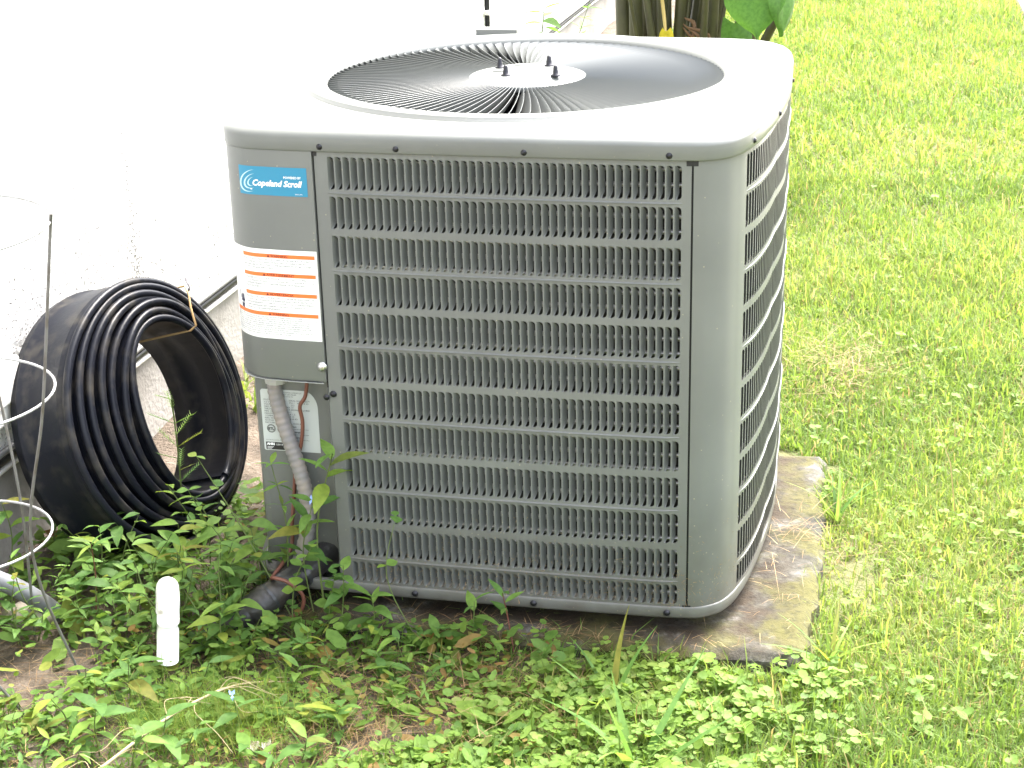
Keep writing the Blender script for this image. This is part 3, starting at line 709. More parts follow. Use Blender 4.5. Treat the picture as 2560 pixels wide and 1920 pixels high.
for k, (fx, fl) in enumerate(((-.0040,.0125),(-.0018,.0150),(.0004,.0155),(.0026,.0140))):
    st_rect(ws, mb, hu+fx, hu+fx+.0015, hz+.012, hz+.012+fl-.004, .0009, 2)
st_poly(ws, mb, [(hu-.0042,hz+.0095),(hu+.0042,hz+.0085),(hu+.0042,hz+.0135),(hu-.0042,hz+.0135)], .0009)
st_poly(ws, mb, [(hu-.0035,hz),(hu+.0030,hz-.0015),(hu+.0042,hz+.0072),(hu+.001,hz+.0062),(hu-.0005,hz+.0080),(hu-.004,hz+.0072)], .0009)
st_poly(ws, mb, [(hu+.0042,hz+.009),(hu+.0060,hz+.014),(hu+.0052,hz+.0148),(hu+.0038,hz+.0125)], .0009)
sq = [(-.0105,.0285),(-.0085,.0245),(-.0092,.0210),(-.0076,.0170),(-.0060,.0140)]
for (a, b), (c, d) in zip(sq, sq[1:]): st_poly(ws, mb, [(hu+a,hz+b),(hu+c,hz+d),(hu+c+.0010,hz+d+.0004),(hu+a+.0010,hz+b+.0004)], .0009)
mb.build('hand_sign', ink, warn)
mb = MB()
for a, b, c, d in ((.003, WW-.003, .0030, .0033), (.003, WW-.003, WH-.0033, WH-.0030), (WW-.0033, WW-.0030, .003, WH-.003), (.003, UL-.003, .118, .1183)): st_rect(ws, mb, a, b, c, d, .0007, 30)
mb.build('border_line', grey_ink, warn)

# data plate in the recess
PX0, PX1, PZ0, PZ1 = .057, .158, .2345, .347
ps = PlateSticker(PX0, PZ0, .0462)
PW, PH = PX1-PX0, PZ1-PZ0
mb = MB(); pts = [(0,.002),(.002,0),(PW,0)]+[(PW-.024+.024*math.cos(R(a))*1.0, PH-.032+.032*math.sin(R(a))) for a in range(0, 91, 10)]+[(.003,PH),(0,PH-.003)]
st_poly(ps, mb, pts, .0006); plate = mb.build('data_plate', plate_m, AC); plate['label'] = 'silver data plate with rating text'
mb = MB()
for i, l in enumerate(['MODEL ASX140301        SERIAL NO. 1003279', '3.2 VOLTS 208/230      PH 1   HERTZ 60', 'VOLTAGE RANGE          253', 'MAX. FUSE AMPS OR MAX  30', 'TIME DELAY FUSE OR HACR BREAKER REQUIRED', 'MIN. CIRCUIT AMPS  20.2', 'FAN MOTOR          FLA 1.5', 'COMPRESSOR         RLA 13', 'MAX. WORKING PRESSURE HI 450', 'FACTORY CHARGED R-410A', 'FACTORY TEST PRESSURE   HIGH 450']):
    st_text(ps, mb, l, .005, PH-.0205-i*.0042, .0041, .0010, width=min(.082, .0021*len(l)), res=1)
for i, l in enumerate(['GOODMAN COMPANY, L.P.', '5151 SAN FELIPE', 'HOUSTON, TX']): st_text(ps, mb, l, .040, PH-.006-i*.0036, .0034, .0010, width=.0016*len(l), res=1)
for i, l in enumerate(['WARNING', 'AVERTISSEMENT', 'ADVERTENCIA']):
    z = .0440-i*.0098; st_text(ps, mb, l, .040, z, .0042, .0010, bold=.0001, res=1); st_poly(ps, mb, [(.030,z),(.0365,z),(.0333,z+.005)], .0010)
    st_text(ps, mb, 'DISCONNECT ALL POWER BEFORE SERVICING', .030, z-.0036, .0022, .0010, width=.052, res=1)
st_text(ps, mb, 'FOR INSTALLATION AND OPERATION SEE MANUAL', .004, .0185, .0024, .0010, width=.06, res=1)
st_ring(ps, mb, .0150, .0405, .0076, .0076, .13, 0, 360, .0010, taper=False); st_ring(ps, mb, .0150, .0405, .0060, .0060, .10, 0, 360, .0010, taper=False)
st_text(ps, mb, 'ETL', .0100, .0382, .0062, .0011, bold=.0003, width=.0100)
st_poly(ps, mb, [(.0035,.0015),(.043,.0015),(.043,.0130),(.041,.0155),(.0035,.0155)], .0009)
mb.build('plate_print', black_ink, plate)
mb = MB(); st_text(ps, mb, 'AHRI', .0055, .0100, .0058, .0013, bold=.0004, width=.0145); st_text(ps, mb, 'CERTIFIED', .0215, .0098, .0042, .0013, width=.019)
for k in range(3): st_rect(ps, mb, .0055, .0055+(.012, .010, .008)[k], .0066-k*.0018, .0073-k*.0018, .0013, 2)
mb.build('plate_badge_text', white_ink, plate)

# ================================================================ pipes, wires, coil, cage
# flexible conduit from the control box
t = empty('electrical_conduit', (.10, .05, -.05)); tag(t, 'ribbed grey flexible conduit dropping from the control box to the ground', 'conduit')
cp = catmull([(.088,.046,.385),(.086,.040,.350),(.097,.034,.300),(.113,.028,.250),(.129,.022,.200),(.138,.016,.150),(.134,.012,.095),(.112,.012,.03),(.080,.015,-.05),(.06,.018,-.09)], 16)
mb = MB(); n = len(cp); mb.tube(cp, [.0128+.0007*math.sin(i*1.9) for i in range(n)], 14); mb.build('hose', conduit_m, t)
mb = MB(); mb.lathe([(.011,0),(.0185,.001),(.0195,.006),(.0195,.016),(.0165,.021),(.0165,.026),(0,.026)], (.0875,.045,.360), 10, smooth=False); mb.build('connector', nut_m, t)
# thermostat wire
t = empty('thermostat_wire', (.15, .03, -.05)); tag(t, 'thin brown wire hanging behind the conduit and looped round the black pipe', 'wire')
wp = [(.150,.030,.386),(.143,.030,.345),(.132,.030,.325),(.134,.032,.295),(.128,.034,.255),(.115,.036,.215),(.108,.036,.16),(.103,.03,.11),(.100,.02,.06),(.085,-.035,.034),(.095,-.055,.042),(.118,-.055,.036),(.140,-.045,.008),(.136,-.045,-.02),(.116,-.05,-.035),(.09,-.06,-.045),(.06,-.075,-.05),(.02,-.085,-.052),(-.02,-.09,-.056),(-.05,-.085,-.075)]
mb = MB(); mb.tube(catmull(wp, 8), .0034, 7); mb.build('strand', wire_m, t)
# wrapped refrigerant line
t = empty('refrigerant_line', (.1, 0, -.06)); tag(t, 'thick black taped refrigerant pipe running from the unit base into the soil', 'pipe')
lp = catmull([(.20,.12,.060),(.165,.07,.046),(.135,.022,.030),(.105,-.022,.014),(.072,-.060,-.006),(.038,-.085,-.026),(-.005,-.105,-.052),(-.05,-.12,-.10)], 14)
mb = MB(); mb.tube(lp, [.0262+.0006*math.sin(i*.5)+.0006*math.sin(i*2.3+1)+(.003 if 52 < i < 64 else 0) for i in range(len(lp))], 16); mb.build('insulation', wrap_m, t)
for i in (24, 33, 43, 51):
    mb = MB(); mb.tube([lp[i], lp[i+1], lp[i+2]], .0276, 16, False); mb.build('tape_band', mat('tape', (.03,.032,.035), .3) if 'tape' not in MATS else MATS['tape'], t)

# coil of black lawn edging leaning on the wall
EC = Vector((-.226, .272, .204)); en = Vector((.93, -.20, .30)).normalized()
eu = Vector((0,0,1)); eu = (eu-en*eu.dot(en)).normalized(); er = eu.cross(en).normalized()      # er: sideways in the coil plane
t = empty('lawn_edging_coil', (EC.x, EC.y, -.06)); tag(t, 'coiled black plastic lawn edging leaning against the white wall, tied with string', 'edging coil')
Wd = .146; TURNS = 7.0
prof = [(0,0),(.010,.0),(.0125,.0035),(.0165,.0035),(.019,0),(.055,.0006),(.090,0),(.0925,.0018),(.0955,0),(.099,.0018),(.102,0)]
bead = [(.1085+.0074*math.cos(R(a)), -.0015+.0074*math.sin(R(a))) for a in (140,110,80,45,10,-30,-70,-110,-150)]
prof = [(a*Wd/.118, d) for a, d in prof]; bead = [(a+Wd-.118, d) for a, d in bead]; prof = prof + bead + [(Wd-.016,-.0026),(.05,-.002),(0,-.0026)]
def coil_pt(th, ax, dr):
    turn = th/(2*math.pi); a = R(-75)-th
    wob = .0022*math.sin(2.0*a+1.3*turn)+.0018*math.sin(3.3*th)+.0015*math.sin(.7*th)
    rx = .254-.0190*turn+wob+dr; ry = .254-.0120*turn+wob+dr
    return EC + er*(rx*math.cos(a)+.0078*turn) + eu*(ry*math.sin(a)-.0015*turn) + en*(ax-Wd+.0030*turn+.003*math.sin(2.4*th+1))
mb = MB(); NT = int(TURNS*72); P = []
for i in range(NT+1):
    th = i/72*2*math.pi
    P.append([coil_pt(th, a, d) for a, d in prof])
mb.grid(P, True, cv=True)
mb.f.append(tuple(range(len(prof)))); mb.sm.append(False); k = len(mb.v)-len(prof); mb.f.append(tuple(range(k, k+len(prof)))); mb.sm.append(False)
mb.build('edging_strip', poly_m, t)

def tie(k, ax, dr): return coil_pt(R(-75)-R(48)+2*math.pi*k, ax, dr)
mb = MB(); mb.tube([tie(1, -.004, .009), tie(1, Wd+.004, .009), tie(2, Wd+.007, .004), tie(4, Wd+.008, 0), tie(7-.0, Wd+.007, .0), tie(7, Wd-.004, -.008), tie(7, .0, -.008)], .0022, 6); mb.build('string', twine_m, t)
# tomato cage
cage = empty('plant_cage', (-.25, -.24, -.06)); tag(cage, 'galvanised wire plant cage with round hoops standing left of the coil', 'plant cage')
RINGS = [((-.280,-.400,.740), .200), ((-.305,-.345,.462), .172), ((-.325,-.305,.205), .139)]
for (c, r) in RINGS:
    mb = MB(); mb.tube([(c[0]+r*math.cos(a), c[1]+r*math.sin(a), c[2]) for a in np.linspace(0, 2*math.pi, 65)], .0022, 7, False); mb.build('hoop', galv_m, cage)
def leg(angs_, foot, ext=.012):
    P = []
    for (c, r), a in zip(RINGS, angs_): P.append((c[0]+(r+.003)*math.cos(R(a)), c[1]+(r+.003)*math.sin(R(a)), c[2]+(ext if c[2] > .7 else 0)))
    mb = MB(); mb.tube(catmull(P+[foot], 8), .0024, 7); mb.build('leg', leg_m, cage)
leg((18, -2, -14), (-.167,-.261,-.085)); leg((100, 92, 78), (-.324,-.131,-.085)); leg((190, 182, 172), (-.36,-.29,-.085)); leg((-80,-88,-95), (-.22,-.36,-.085))

# white drain elbow
t = empty('drain_pipe', (-.037, -.20, -.06)); tag(t, 'white plastic drain pipe elbow poking out of the weeds', 'pipe')
fx, fy = -.0365, -.222
axis = Vector((-.42, .9, 0)).normalized()
def off(v, d, z): return (v[0]+axis.x*d+.11*(z+.036), v[1]+axis.y*d, z)
mb = MB(); F = (fx, fy)
bend = [off(F, .0, .036)]+[off(F, .024-.024*math.cos(R(a)), .060+.024*math.sin(R(a))) for a in range(0, 181, 15)]+[off(F, .048, .03)]
mb.tube(bend, [.0182]*2+[.0186]*(len(bend)-4)+[.0182]*2, 20); mb.build('elbow', pvc_m, t)
mb = MB(); mb.tube([off(F,0,.040), off(F,0,.034), off(F,0,.026), off(F,0,.022), off(F,.0005,-.036)], [.0150,.0152,.0158,.0178,.0180], 20); mb.tube([off(F,0,-.0364), off(F,0,-.02)], [.0145,.0145], 16); mb.build('outlet', pvc_m, t)
mb = MB(); mb.tube([off(F,.048,.035), off(F,.048,-.09)], .0165, 18); mb.build('riser', pvc_m, t)
# grey conduit elbow in the left bed
mb = MB(); mb.tube(catmull([(-.476,-.165,.10),(-.43,-.155,.070),(-.385,-.140,.045),(-.345,-.118,.012),(-.318,-.085,-.035),(-.300,-.06,-.08)], 10), .0165, 16)
tag(mb.build('underground_conduit', gpvc_m), 'smooth grey pipe bending into the ground below the wire cage', 'pipe')
# white box on the wall
t = empty('wall_box', (-.47, .10, .24)); tag(t, 'white plastic box fixed low on the wall beside the wire cage', 'box')
mb = MB(); mb.box((-.481,.030,.268), (-.440,.150,.345)); o = mb.build('lid', pvc_m, t); bv = o.modifiers.new('b','BEVEL'); bv.width=.006; bv.segments=3
mb = MB(); mb.box((-.481,.040,.230), (-.448,.146,.2675)); o = mb.build('body', pvc_m, t); bv = o.modifiers.new('b','BEVEL'); bv.width=.006; bv.segments=3

# ================================================================ vegetation
def fract_noise(x, y, sc, seed):
    r = np.random.default_rng(seed); out = np.zeros_like(x); amp = 1; tot = 0
    for o in range(4):
        for k in range(3):
            a = r.uniform(0, 6.28); f = sc*(1.9**o)*r.uniform(.7, 1.3); out += amp*np.sin(f*(x*np.cos(a)+y*np.sin(a))+r.uniform(0, 6.28))
        tot += amp*1.5; amp *= .6
    return out/tot                                                  # about -1..1
def blades(x, y, z, L, w, lean, seed, rnd, curl=.6):
    r = np.random.default_rng(seed); n = len(x); az = r.uniform(0, 2*np.pi, n)
    dx, dy = np.cos(az), np.sin(az); face = az+np.pi/2+r.normal(0, .5, n); px_, py_ = np.cos(face)*w/2, np.sin(face)*w/2
    h = L*np.cos(lean); d = L*np.sin(lean)
    V = np.zeros((n, 5, 3)); b = np.stack([x, y, z], 1)
    V[:,0] = b+np.stack([px_, py_, 0*x], 1); V[:,1] = b-np.stack([px_, py_, 0*x], 1)
    m = b+np.stack([dx*d*.38, dy*d*.38, h*.62], 1)
    V[:,2] = m-np.stack([px_, py_, 0*x], 1)*.85; V[:,3] = m+np.stack([px_, py_, 0*x], 1)*.85
    V[:,4] = b+np.stack([dx*d*(1+curl*.2), dy*d*(1+curl*.2), h*(1-curl*.15)], 1)
    i = np.arange(n)[:,None]*5
    T = np.concatenate([i+[0,1,2], i+[0,2,3], i+[3,2,4]], 1).reshape(-1, 3)
    return V.reshape(-1, 3), T, np.repeat(rnd, 5)
def discs(c, nrm_tilt, rad, seed, rnd, k=6, elong=1.0):
    """round leaflets: k-gon with a sunk centre"""
    r = np.random.default_rng(seed); n = len(c); az = r.uniform(0, 2*np.pi, n); ti = nrm_tilt
    nx, ny, nz = np.sin(ti)*np.cos(az), np.sin(ti)*np.sin(az), np.cos(ti); N_ = np.stack([nx, ny, nz], 1)
    u = np.cross(N_, np.array([0.3,.8,.51])); u /= np.linalg.norm(u, axis=1)[:,None]; v = np.cross(N_, u)
    sp_ = r.uniform(0, 6.28, n); V = np.zeros((n, k+1, 3)); V[:,0] = c-N_*(rad*.18)[:,None]
    for j in range(k):
        a = sp_+j*2*np.pi/k; e = elong*np.cos(a-sp_); f = np.sin(a-sp_)
        d = (u*np.cos(sp_)[:,None]+v*np.sin(sp_)[:,None])*e[:,None]+(-u*np.sin(sp_)[:,None]+v*np.cos(sp_)[:,None])*f[:,None]
        V[:,j+1] = c+d*rad[:,None]
    i = np.arange(n)[:,None]*(k+1); T = np.concatenate([np.concatenate([i, i+1+j, i+1+(j+1) % k], 1) for j in range(k)], 1).reshape(-1, 3)
    return V.reshape(-1, 3), T, np.repeat(rnd, k+1)
def merge(parts):
    V, T, Q, b = [], [], [], 0
    for v, t, q in parts: V.append(v); T.append(t+b); Q.append(q); b += len(v)
    return np.concatenate(V), np.concatenate(T), np.concatenate(Q)
grass_m = foliage('lawn_grass', [(.0,(.27,.21,.10)),(.10,(.23,.20,.08)),(.16,(.080,.140,.030)),(.5,(.130,.203,.046)),(.85,(.190,.247,.060)),(1,(.26,.29,.10))], trans=.48)
clover_m = foliage('clover_leaf', [(.0,(.20,.17,.06)),(.08,(.090,.160,.036)),(.5,(.140,.235,.050)),(.85,(.180,.275,.058)),(1,(.23,.28,.08))], trans=.48)
bed_m = foliage('bed_leaf', [(.0,(.22,.13,.05)),(.10,(.21,.17,.05)),(.15,(.065,.135,.03)),(.6,(.140,.245,.052)),(.9,(.155,.245,.045)),(1,(.23,.27,.06))], trans=.45)
straw_m = foliage('dry_straw', [(.0,(.10,.055,.025)),(.5,(.22,.14,.07)),(1,(.36,.27,.15))], trans=.15)

def lawn_mask(x, y):
    clover_edge = .60-.72*np.clip(-.12-y, 0, 1)+.05*np.sin(21*y+3)
    m = np.where(y < -.055+.012*np.sin(19*x), x > clover_edge, np.where(y < .83, x > .985+.018*np.sin(17*y)+.012*np.sin(41*y), x > -.40))
    return m & ~((x > 1.70) & (y > 2.95)) & ~((x > -.05) & (x < .93) & (y > -.02) & (y < .89))
def sample(n, x0, x1, y0, y1, seed):
    r = np.random.default_rng(seed); return r.uniform(x0, x1, n), r.uniform(y0, y1, n), r
parts = []
for (n, x0, x1, y0, y1, Ls, ws, sd_) in ((98000, .30,1.75,-.75,.9,.030,.0027,1), (92000, .60,2.1,.9,3.2,.034,.0033,2), (85000, .0,2.2,3.2,7.6,.040,.0048,3),
                                        (12000, 1.75,3.4,-.9,3.2,.04,.006,4), (9000, -.42,.6,.9,3.2,.045,.008,5), (12000, -.3,3.6,7.6,12,.06,.012,6)):
    x, y, r = sample(n, x0, x1, y0, y1, sd_); k = lawn_mask(x, y); pn = fract_noise(x, y, 5.5, 77)
    # thin and bare spots in the lawn
    bare = fract_noise(x, y, 3.1, 5); bare2 = np.exp(-(((x-1.40)/.10)**2+((y-.25)/.16)**2))+np.exp(-(((x-1.05)/.10)**2+((y-.33)/.16)**2))*1.4
    k &= r.uniform(0, 1, n) > np.clip((bare-.5)*1.6, 0, .35)+bare2*.6
    x, y, pn = x[k], y[k], pn[k]; m = len(x)
    near_clover = (x < 1.35) & (y < .05)
    L = Ls*r.lognormal(0, .38, m)*np.where(near_clover, 1.05, 1); lean = np.clip(np.abs(r.normal(.75, .38, m)), .05, 1.45)
    q = np.clip(.55+.20*pn+r.normal(0, .20, m), 0, 1); q = np.where(r.uniform(0, 1, m) < .06, r.uniform(0, .12, m), np.maximum(q, .2))
    parts.append(blades(x, y, gz_np(x, y)-.002, L, ws*r.uniform(.7, 1.3, m), lean, sd_+50, q))
V, T, Q = merge(parts)
tag(place('grass', fast_mesh('grass', V, T, grass_m, Q)), 'bright green mown lawn grass right of the unit', 'grass', kind='stuff')
# clover and small round weeds in the lawn
parts = []
for (n, x0, x1, y0, y1, rs, dens, sd_) in ((5600, .28,1.75,-.75,-.025,.0054,1.0,21), (3600, .95,1.75,.0,1.6,.0040,.22,22), (2200, .8,2.0,1.6,6,.0045,.12,23)):
    x, y, r = sample(n, x0, x1, y0, y1, sd_); pn = fract_noise(x, y, 6.5, 31); k = lawn_mask(x, y) & (r.uniform(0, 1, n) < dens*np.clip(.70+pn, .05, 1)*np.where((x > 1.08) & (y < .05), .4, 1))
    x, y = x[k], y[k]; m = len(x); h = r.uniform(.012, .042, m); az = r.uniform(0, 6.28, m); rad = rs*np.clip(r.lognormal(-.05, .40, m), .4, 1.7); q0 = np.clip(.55+.18*pn[k]+r.normal(0, .16, m), 0.1, 1)
    for j in range(3):
        a = az+j*2.094; c = np.stack([x+np.cos(a)*rad*1.05, y+np.sin(a)*rad*1.05, gz_np(x, y)+h+r.normal(0, .001, m)], 1)
        parts.append(discs(c, np.abs(r.normal(.3, .22, m)), rad, sd_+j, np.clip(q0+r.normal(0, .05, m), 0, 1), 7, 1.1))
V, T, Q = merge(parts)
tag(place('clover', fast_mesh('clover', V, T, clover_m, Q, True)), 'low bright clover carpet in front of the slab', 'clover', kind='stuff')

# leaf shapes, unit length along +x
def leaf_mesh(name, m, wid, droop=.25, fold=.10, power=1.0, n=6, wave=0.0, tipw=0.0):
    mb = MB(); P = []
    for i in range(n+1):
        t = i/n; w = wid*.5*max(math.sin(math.pi*min(1, t**power*.97+.015)), 0)+ (tipw if 0 < i < n else 0)
        zc = -droop*t*t+.06*t; wv = wave*math.sin(9*t)
        P.append([(t, w, zc+fold*w/.2*.5+wv), (t, 0, zc), (t, -w, zc+fold*w/.2*.5-wv)])
    mb.grid(P, True); return mb.mesh(name, m)
leaf_obj = foliage('weed_leaf', [(0,(.21,.20,.04)),(.05,(.075,.155,.040)),(.35,(.105,.205,.052)),(.7,(.150,.255,.056)),(.92,(.165,.255,.045)),(1,(.25,.28,.05))], 'object', trans=.42)
ear_m = foliage('elephant_ear_leaf', [(0,(.055,.14,.03)),(1,(.075,.17,.035))], 'object', trans=.45, rough=.4)
yellow_leaf = foliage('yellowed_leaf', [(0,(.50,.42,.03)),(1,(.50,.42,.03))], 'object', trans=.3)
stem_m = mat('green_stem', (.10,.14,.035), .6); redstem_m = mat('red_stem', (.14,.045,.03), .6); drystem_m = mat('dry_stem', (.36,.28,.15), .8, noise=(60,(.5,.42,.26),.4,.7))
petiole_m = mat('dark_petiole', (.045,.042,.018), .45, noise=(8,(.085,.08,.03),.4,.7)); husk_m = mat('brown_husk', (.20,.11,.06), .8)
LEAF = {'spear': [leaf_mesh('leaf', leaf_obj, .36, .30, .10, .80), leaf_mesh('leaf', leaf_obj, .32, .12, .13, .85), leaf_mesh('leaf', leaf_obj, .40, .42, .08, .75, wave=.012)],
        'round': [leaf_mesh('leaf', leaf_obj, .92, .10, .05, .95), leaf_mesh('leaf', leaf_obj, .80, .16, .04, .95)],
        'narrow': [leaf_mesh('leaf', leaf_obj, .24, .18, .08, .9), leaf_mesh('leaf', leaf_obj, .20, .35, .06, .85)],
        'blade': [leaf_mesh('leaf', leaf_obj, .085, .55, .04, .45, 8), leaf_mesh('leaf', leaf_obj, .07, .30, .04, .45, 8), leaf_mesh('leaf', leaf_obj, .06, .10, .03, .45, 8)]}
flower_me = None
def mkflower():
    mb = MB()
    for a in (60, 120, -90): mb.add([(0,0,0), (.5*math.cos(R(a-38)), .5*math.sin(R(a-38)), .15), (1.0*math.cos(R(a)), 1.0*math.sin(R(a)), .1), (.5*math.cos(R(a+38)), .5*math.sin(R(a+38)), .15)], [(0,1,2,3)])
    return mb.mesh('flower', mat('blue_petal', (.25,.36,.75), .6))
flower_me = mkflower()
def plant(kind, name, base, tip, nleaf, size, label, cat='weed', group=None, from_t=.12, rnd=None, stem=stem_m, curve=.25, flower=False, thick=.0016):
    r = random.Random(rnd if rnd is not None else hash((round(base[0],4), round(base[1],4))) & 0xffff)
    b = Vector(base); t_ = Vector(tip); root = empty(name, b); tag(root, label, cat, group)
    mid = (b+t_)/2+Vector((r.uniform(-1,1), r.uniform(-1,1), .35))*(t_-b).length*curve*.5
    path = catmull([b-Vector((0,0,.008)), mid, t_], 6)
    mb = MB(); mb.tube(path, [thick*(1-.55*i/(len(path)-1)) for i in range(len(path))], 5); mb.build('stem', stem, root, org=b)
    def at(t):
        f = t*(len(path)-1); i = min(int(f), len(path)-2); return path[i].lerp(path[i+1], f-i), (path[i+1]-path[i]).normalized()
    az = r.uniform(0, 6.28)
    for k in range(nleaf):
        t = from_t+(1-from_t)*(k/max(1, nleaf-1)); 
        if kind == 'round': t = from_t+(1-from_t)*((k//2)/max(1, (nleaf-1)//2)); az += math.pi if k % 2 else 1.3+r.uniform(-.3,.3)
        elif kind == 'narrow': node = k//4; t = from_t+(1-from_t)*(node/max(1, (nleaf-1)//4)); az += math.pi/2+(.6 if k % 4 == 0 else 0)
        elif kind == 'blade': t = r.uniform(0, .25); az += 2.4
        else: az += 2.4+r.uniform(-.4,.4)
        p, d = at(min(1, t)); s = size*r.uniform(.72, 1.15)*(1 if kind != 'spear' else (1.0-.35*abs(t-.6)))
        el = {'spear': r.uniform(-.15, .65), 'round': r.uniform(-.1, .35), 'narrow': r.uniform(.05, .6), 'blade': r.uniform(.6, 1.3)}[kind]
        me = r.choice(LEAF[kind]); place('leaf', me, root, p, (r.uniform(-.35,.35), -el, az), (s, s*r.uniform(.85,1.15), s))
    if flower: place('flower', flower_me, root, t_+Vector((0,-.004,.006)), (R(60), 0, r.uniform(-.5,.5)), (.009,)*3)
    return root
G = lambda x, y: ground_z(x, y)
# plants one can single out
plant('spear', 'weed', (.172,-.025,-.05), (.212,-.050,.278), 6, .078, 'tall spear-leaved weed in front of the data plate beside the grille', from_t=.80, rnd=3, thick=.0022)
plant('spear', 'weed', (.155,-.030,-.05), (.170,-.045,.185), 10, .064, 'spear-leaved weed standing where the grey conduit meets the ground', from_t=.45, rnd=14, flower=True)
plant('narrow', 'weed', (.098,-.020,-.05), (.098,-.035,.245), 20, .036, 'upright narrow-leaved weed in front of the lower end of the data plate', from_t=.35, rnd=5)
plant('round', 'creeping_weed', (.13,-.05,-.05), (-.03,-.045,.255), 8, .021, 'long thin round-leaved stem leaning across the black coil', from_t=.40, rnd=8, curve=.1)
plant('round', 'creeping_weed', (.19,-.075,-.05), (.215,-.085,.075), 14, .024, 'round-leaved weed against the lower left corner of the louvered panel', from_t=.2, rnd=11)
plant('spear', 'weed', (-.085,-.02,-.055), (-.075,-.045,.085), 7, .060, 'broad spear-leaved weed in front of the coil opening', from_t=.45, rnd=21)
plant('round', 'creeping_weed', (-.08,.07,-.055), (-.085,.03,.155), 8, .026, 'round-leaved weed standing inside the mouth of the coil', from_t=.35, rnd=24)
plant('round', 'creeping_weed', (.35,-.075,-.04), (.322,-.075,.185), 4, .022, 'lone thin stem with two round leaves before the louvers', from_t=.6, rnd=31, thick=.0011)
plant('spear', 'weed', (.44,-.075,-.05), (.452,-.085,.045), 6, .045, 'small weed below the grille, left one of the close pair', from_t=.35, rnd=33)
plant('spear', 'weed', (.515,-.075,-.045), (.500,-.085,.065), 5, .042, 'dark-stemmed weed below the grille, right one of the close pair', from_t=.5, rnd=36, stem=redstem_m)
plant('narrow', 'weed', (-.215,-.12,-.06), (-.205,-.115,.115), 9, .042, 'star-topped weed with tiny white flowers in front of the coil', from_t=.92, rnd=40, stem=redstem_m)
plant('spear', 'weed', (.29,-.37,-.06), (.315,-.385,.012), 4, .075, 'large four-leaved weed at the bottom edge left of the clover', from_t=.7, rnd=44)
plant('spear', 'weed', (.165,-.39,-.06), (.15,-.40,.02), 6, .065, 'blue-flowered dayflower weed near the white scrap', from_t=.3, rnd=47, flower=True)
plant('spear', 'weed', (.075,-.465,-.06), (.07,-.47,.02), 5, .062, 'spear-leaved weed growing over the pale dry stalk', from_t=.4, rnd=49)
plant('spear', 'weed', (-.045,-.47,-.06), (-.04,-.47,.03), 7, .055, 'spear-leaved weed at the bottom left beneath the cage legs', from_t=.3, rnd=51)
plant('spear', 'weed', (-.44,.0,-.06), (-.42,-.02,.14), 8, .065, 'broad-leaved weed against the house footing inside the cage', from_t=.3, rnd=53)
plant('spear', 'weed', (.045,-.16,-.06), (.05,-.17,.05), 7, .058, 'spear-leaved weed just right of the white drain elbow', from_t=.3, rnd=57)
plant('spear', 'weed', (-.055,-.33,-.06), (-.05,-.335,.02), 6, .060, 'spear-leaved weed right in front of the white drain elbow', from_t=.3, rnd=58)
plant('blade', 'grass_tuft', (.765,-.385,-.06), (.765,-.385,-.02), 9, .20, 'tall tuft of long grass blades in the clover before the unit', 'grass tuft', from_t=0, rnd=60)
plant('blade', 'grass_tuft', (.70,-.20,-.06), (.70,-.20,-.03), 6, .16, 'few upright grass blades below the right end of the grille', 'grass tuft', from_t=0, rnd=62)
plant('blade', 'grass_tuft', (.165,-.115,-.06), (.165,-.115,-.03), 12, .085, 'bright broad-bladed grass tuft beside the black taped pipe', 'grass tuft', from_t=0, rnd=63)
plant('blade', 'grass_tuft', (1.03,-.01,-.06), (1.03,-.01,-.03), 10, .11, 'grass tuft overhanging the right front edge of the slab', 'grass tuft', from_t=0, rnd=64)
plant('blade', 'grass_tuft', (1.02,.53,-.06), (1.02,.53,-.03), 9, .12, 'grass tuft at the right edge of the slab near its back', 'grass tuft', from_t=0, rnd=65)

plant('spear', 'weed', (.055,.0,-.055), (.045,-.02,.125), 9, .060, 'leafy weed against the bottom left corner of the unit', from_t=.25, rnd=81)
plant('spear', 'weed', (.02,-.035,-.055), (.005,-.06,.105), 9, .056, 'leafy weed at the upper end of the taped pipe, coil side', from_t=.3, rnd=82)
plant('spear', 'weed', (.215,-.085,-.05), (.235,-.10,.10), 9, .054, 'leafy weed over the lowest louvers at the left end of the grille', from_t=.3, rnd=83)
plant('spear', 'weed', (.265,-.085,-.05), (.28,-.10,.045), 8, .048, 'low leafy weed below the grille beside its left end', from_t=.3, rnd=84)
plant('round', 'creeping_weed', (.13,-.085,-.05), (.185,-.10,.135), 12, .023, 'round-leaved weed rising past the lower end of the conduit', from_t=.3, rnd=85)
# feathery weed inside the coil
t = empty('feathery_weed', (-.185,.215,-.05)); tag(t, 'feathery fern-like weed growing up through the coil', 'weed')
mb = MB(); st = [(-.185+.006*math.sin(9*z), .215-.03*z, z) for z in np.linspace(-.06, .25, 14)]; mb.tube(st, .0016, 5); mb.build('stem', stem_m, t)
fr = random.Random(4)
for k in range(16):
    f = .35+.65*k/15; p = Vector(st[int(f*13)]); az = k*2.4; Lf = .045*(1.15-.4*abs(f-.8)); mb = MB()
    d = Vector((math.cos(az), math.sin(az), .55)).normalized(); e = p+d*Lf; mb.tube([p, e], [.0008,.0004], 4, False)
    for j in range(9):
        q = p+d*Lf*(.2+.8*j/8); sd_ = d.cross(Vector((0,0,1))).normalized()
        for s_ in (-1, 1):
            a = q+(sd_*s_+d*.8+Vector((0,0,fr.uniform(-.1,.4)))).normalized()*.011; w = Vector((0,0,1)).cross((a-q)).normalized()*.0009
            mb.add([q-w, q+w, a], [(0,1,2)])
    mb.build('frond', leaf_obj, t)

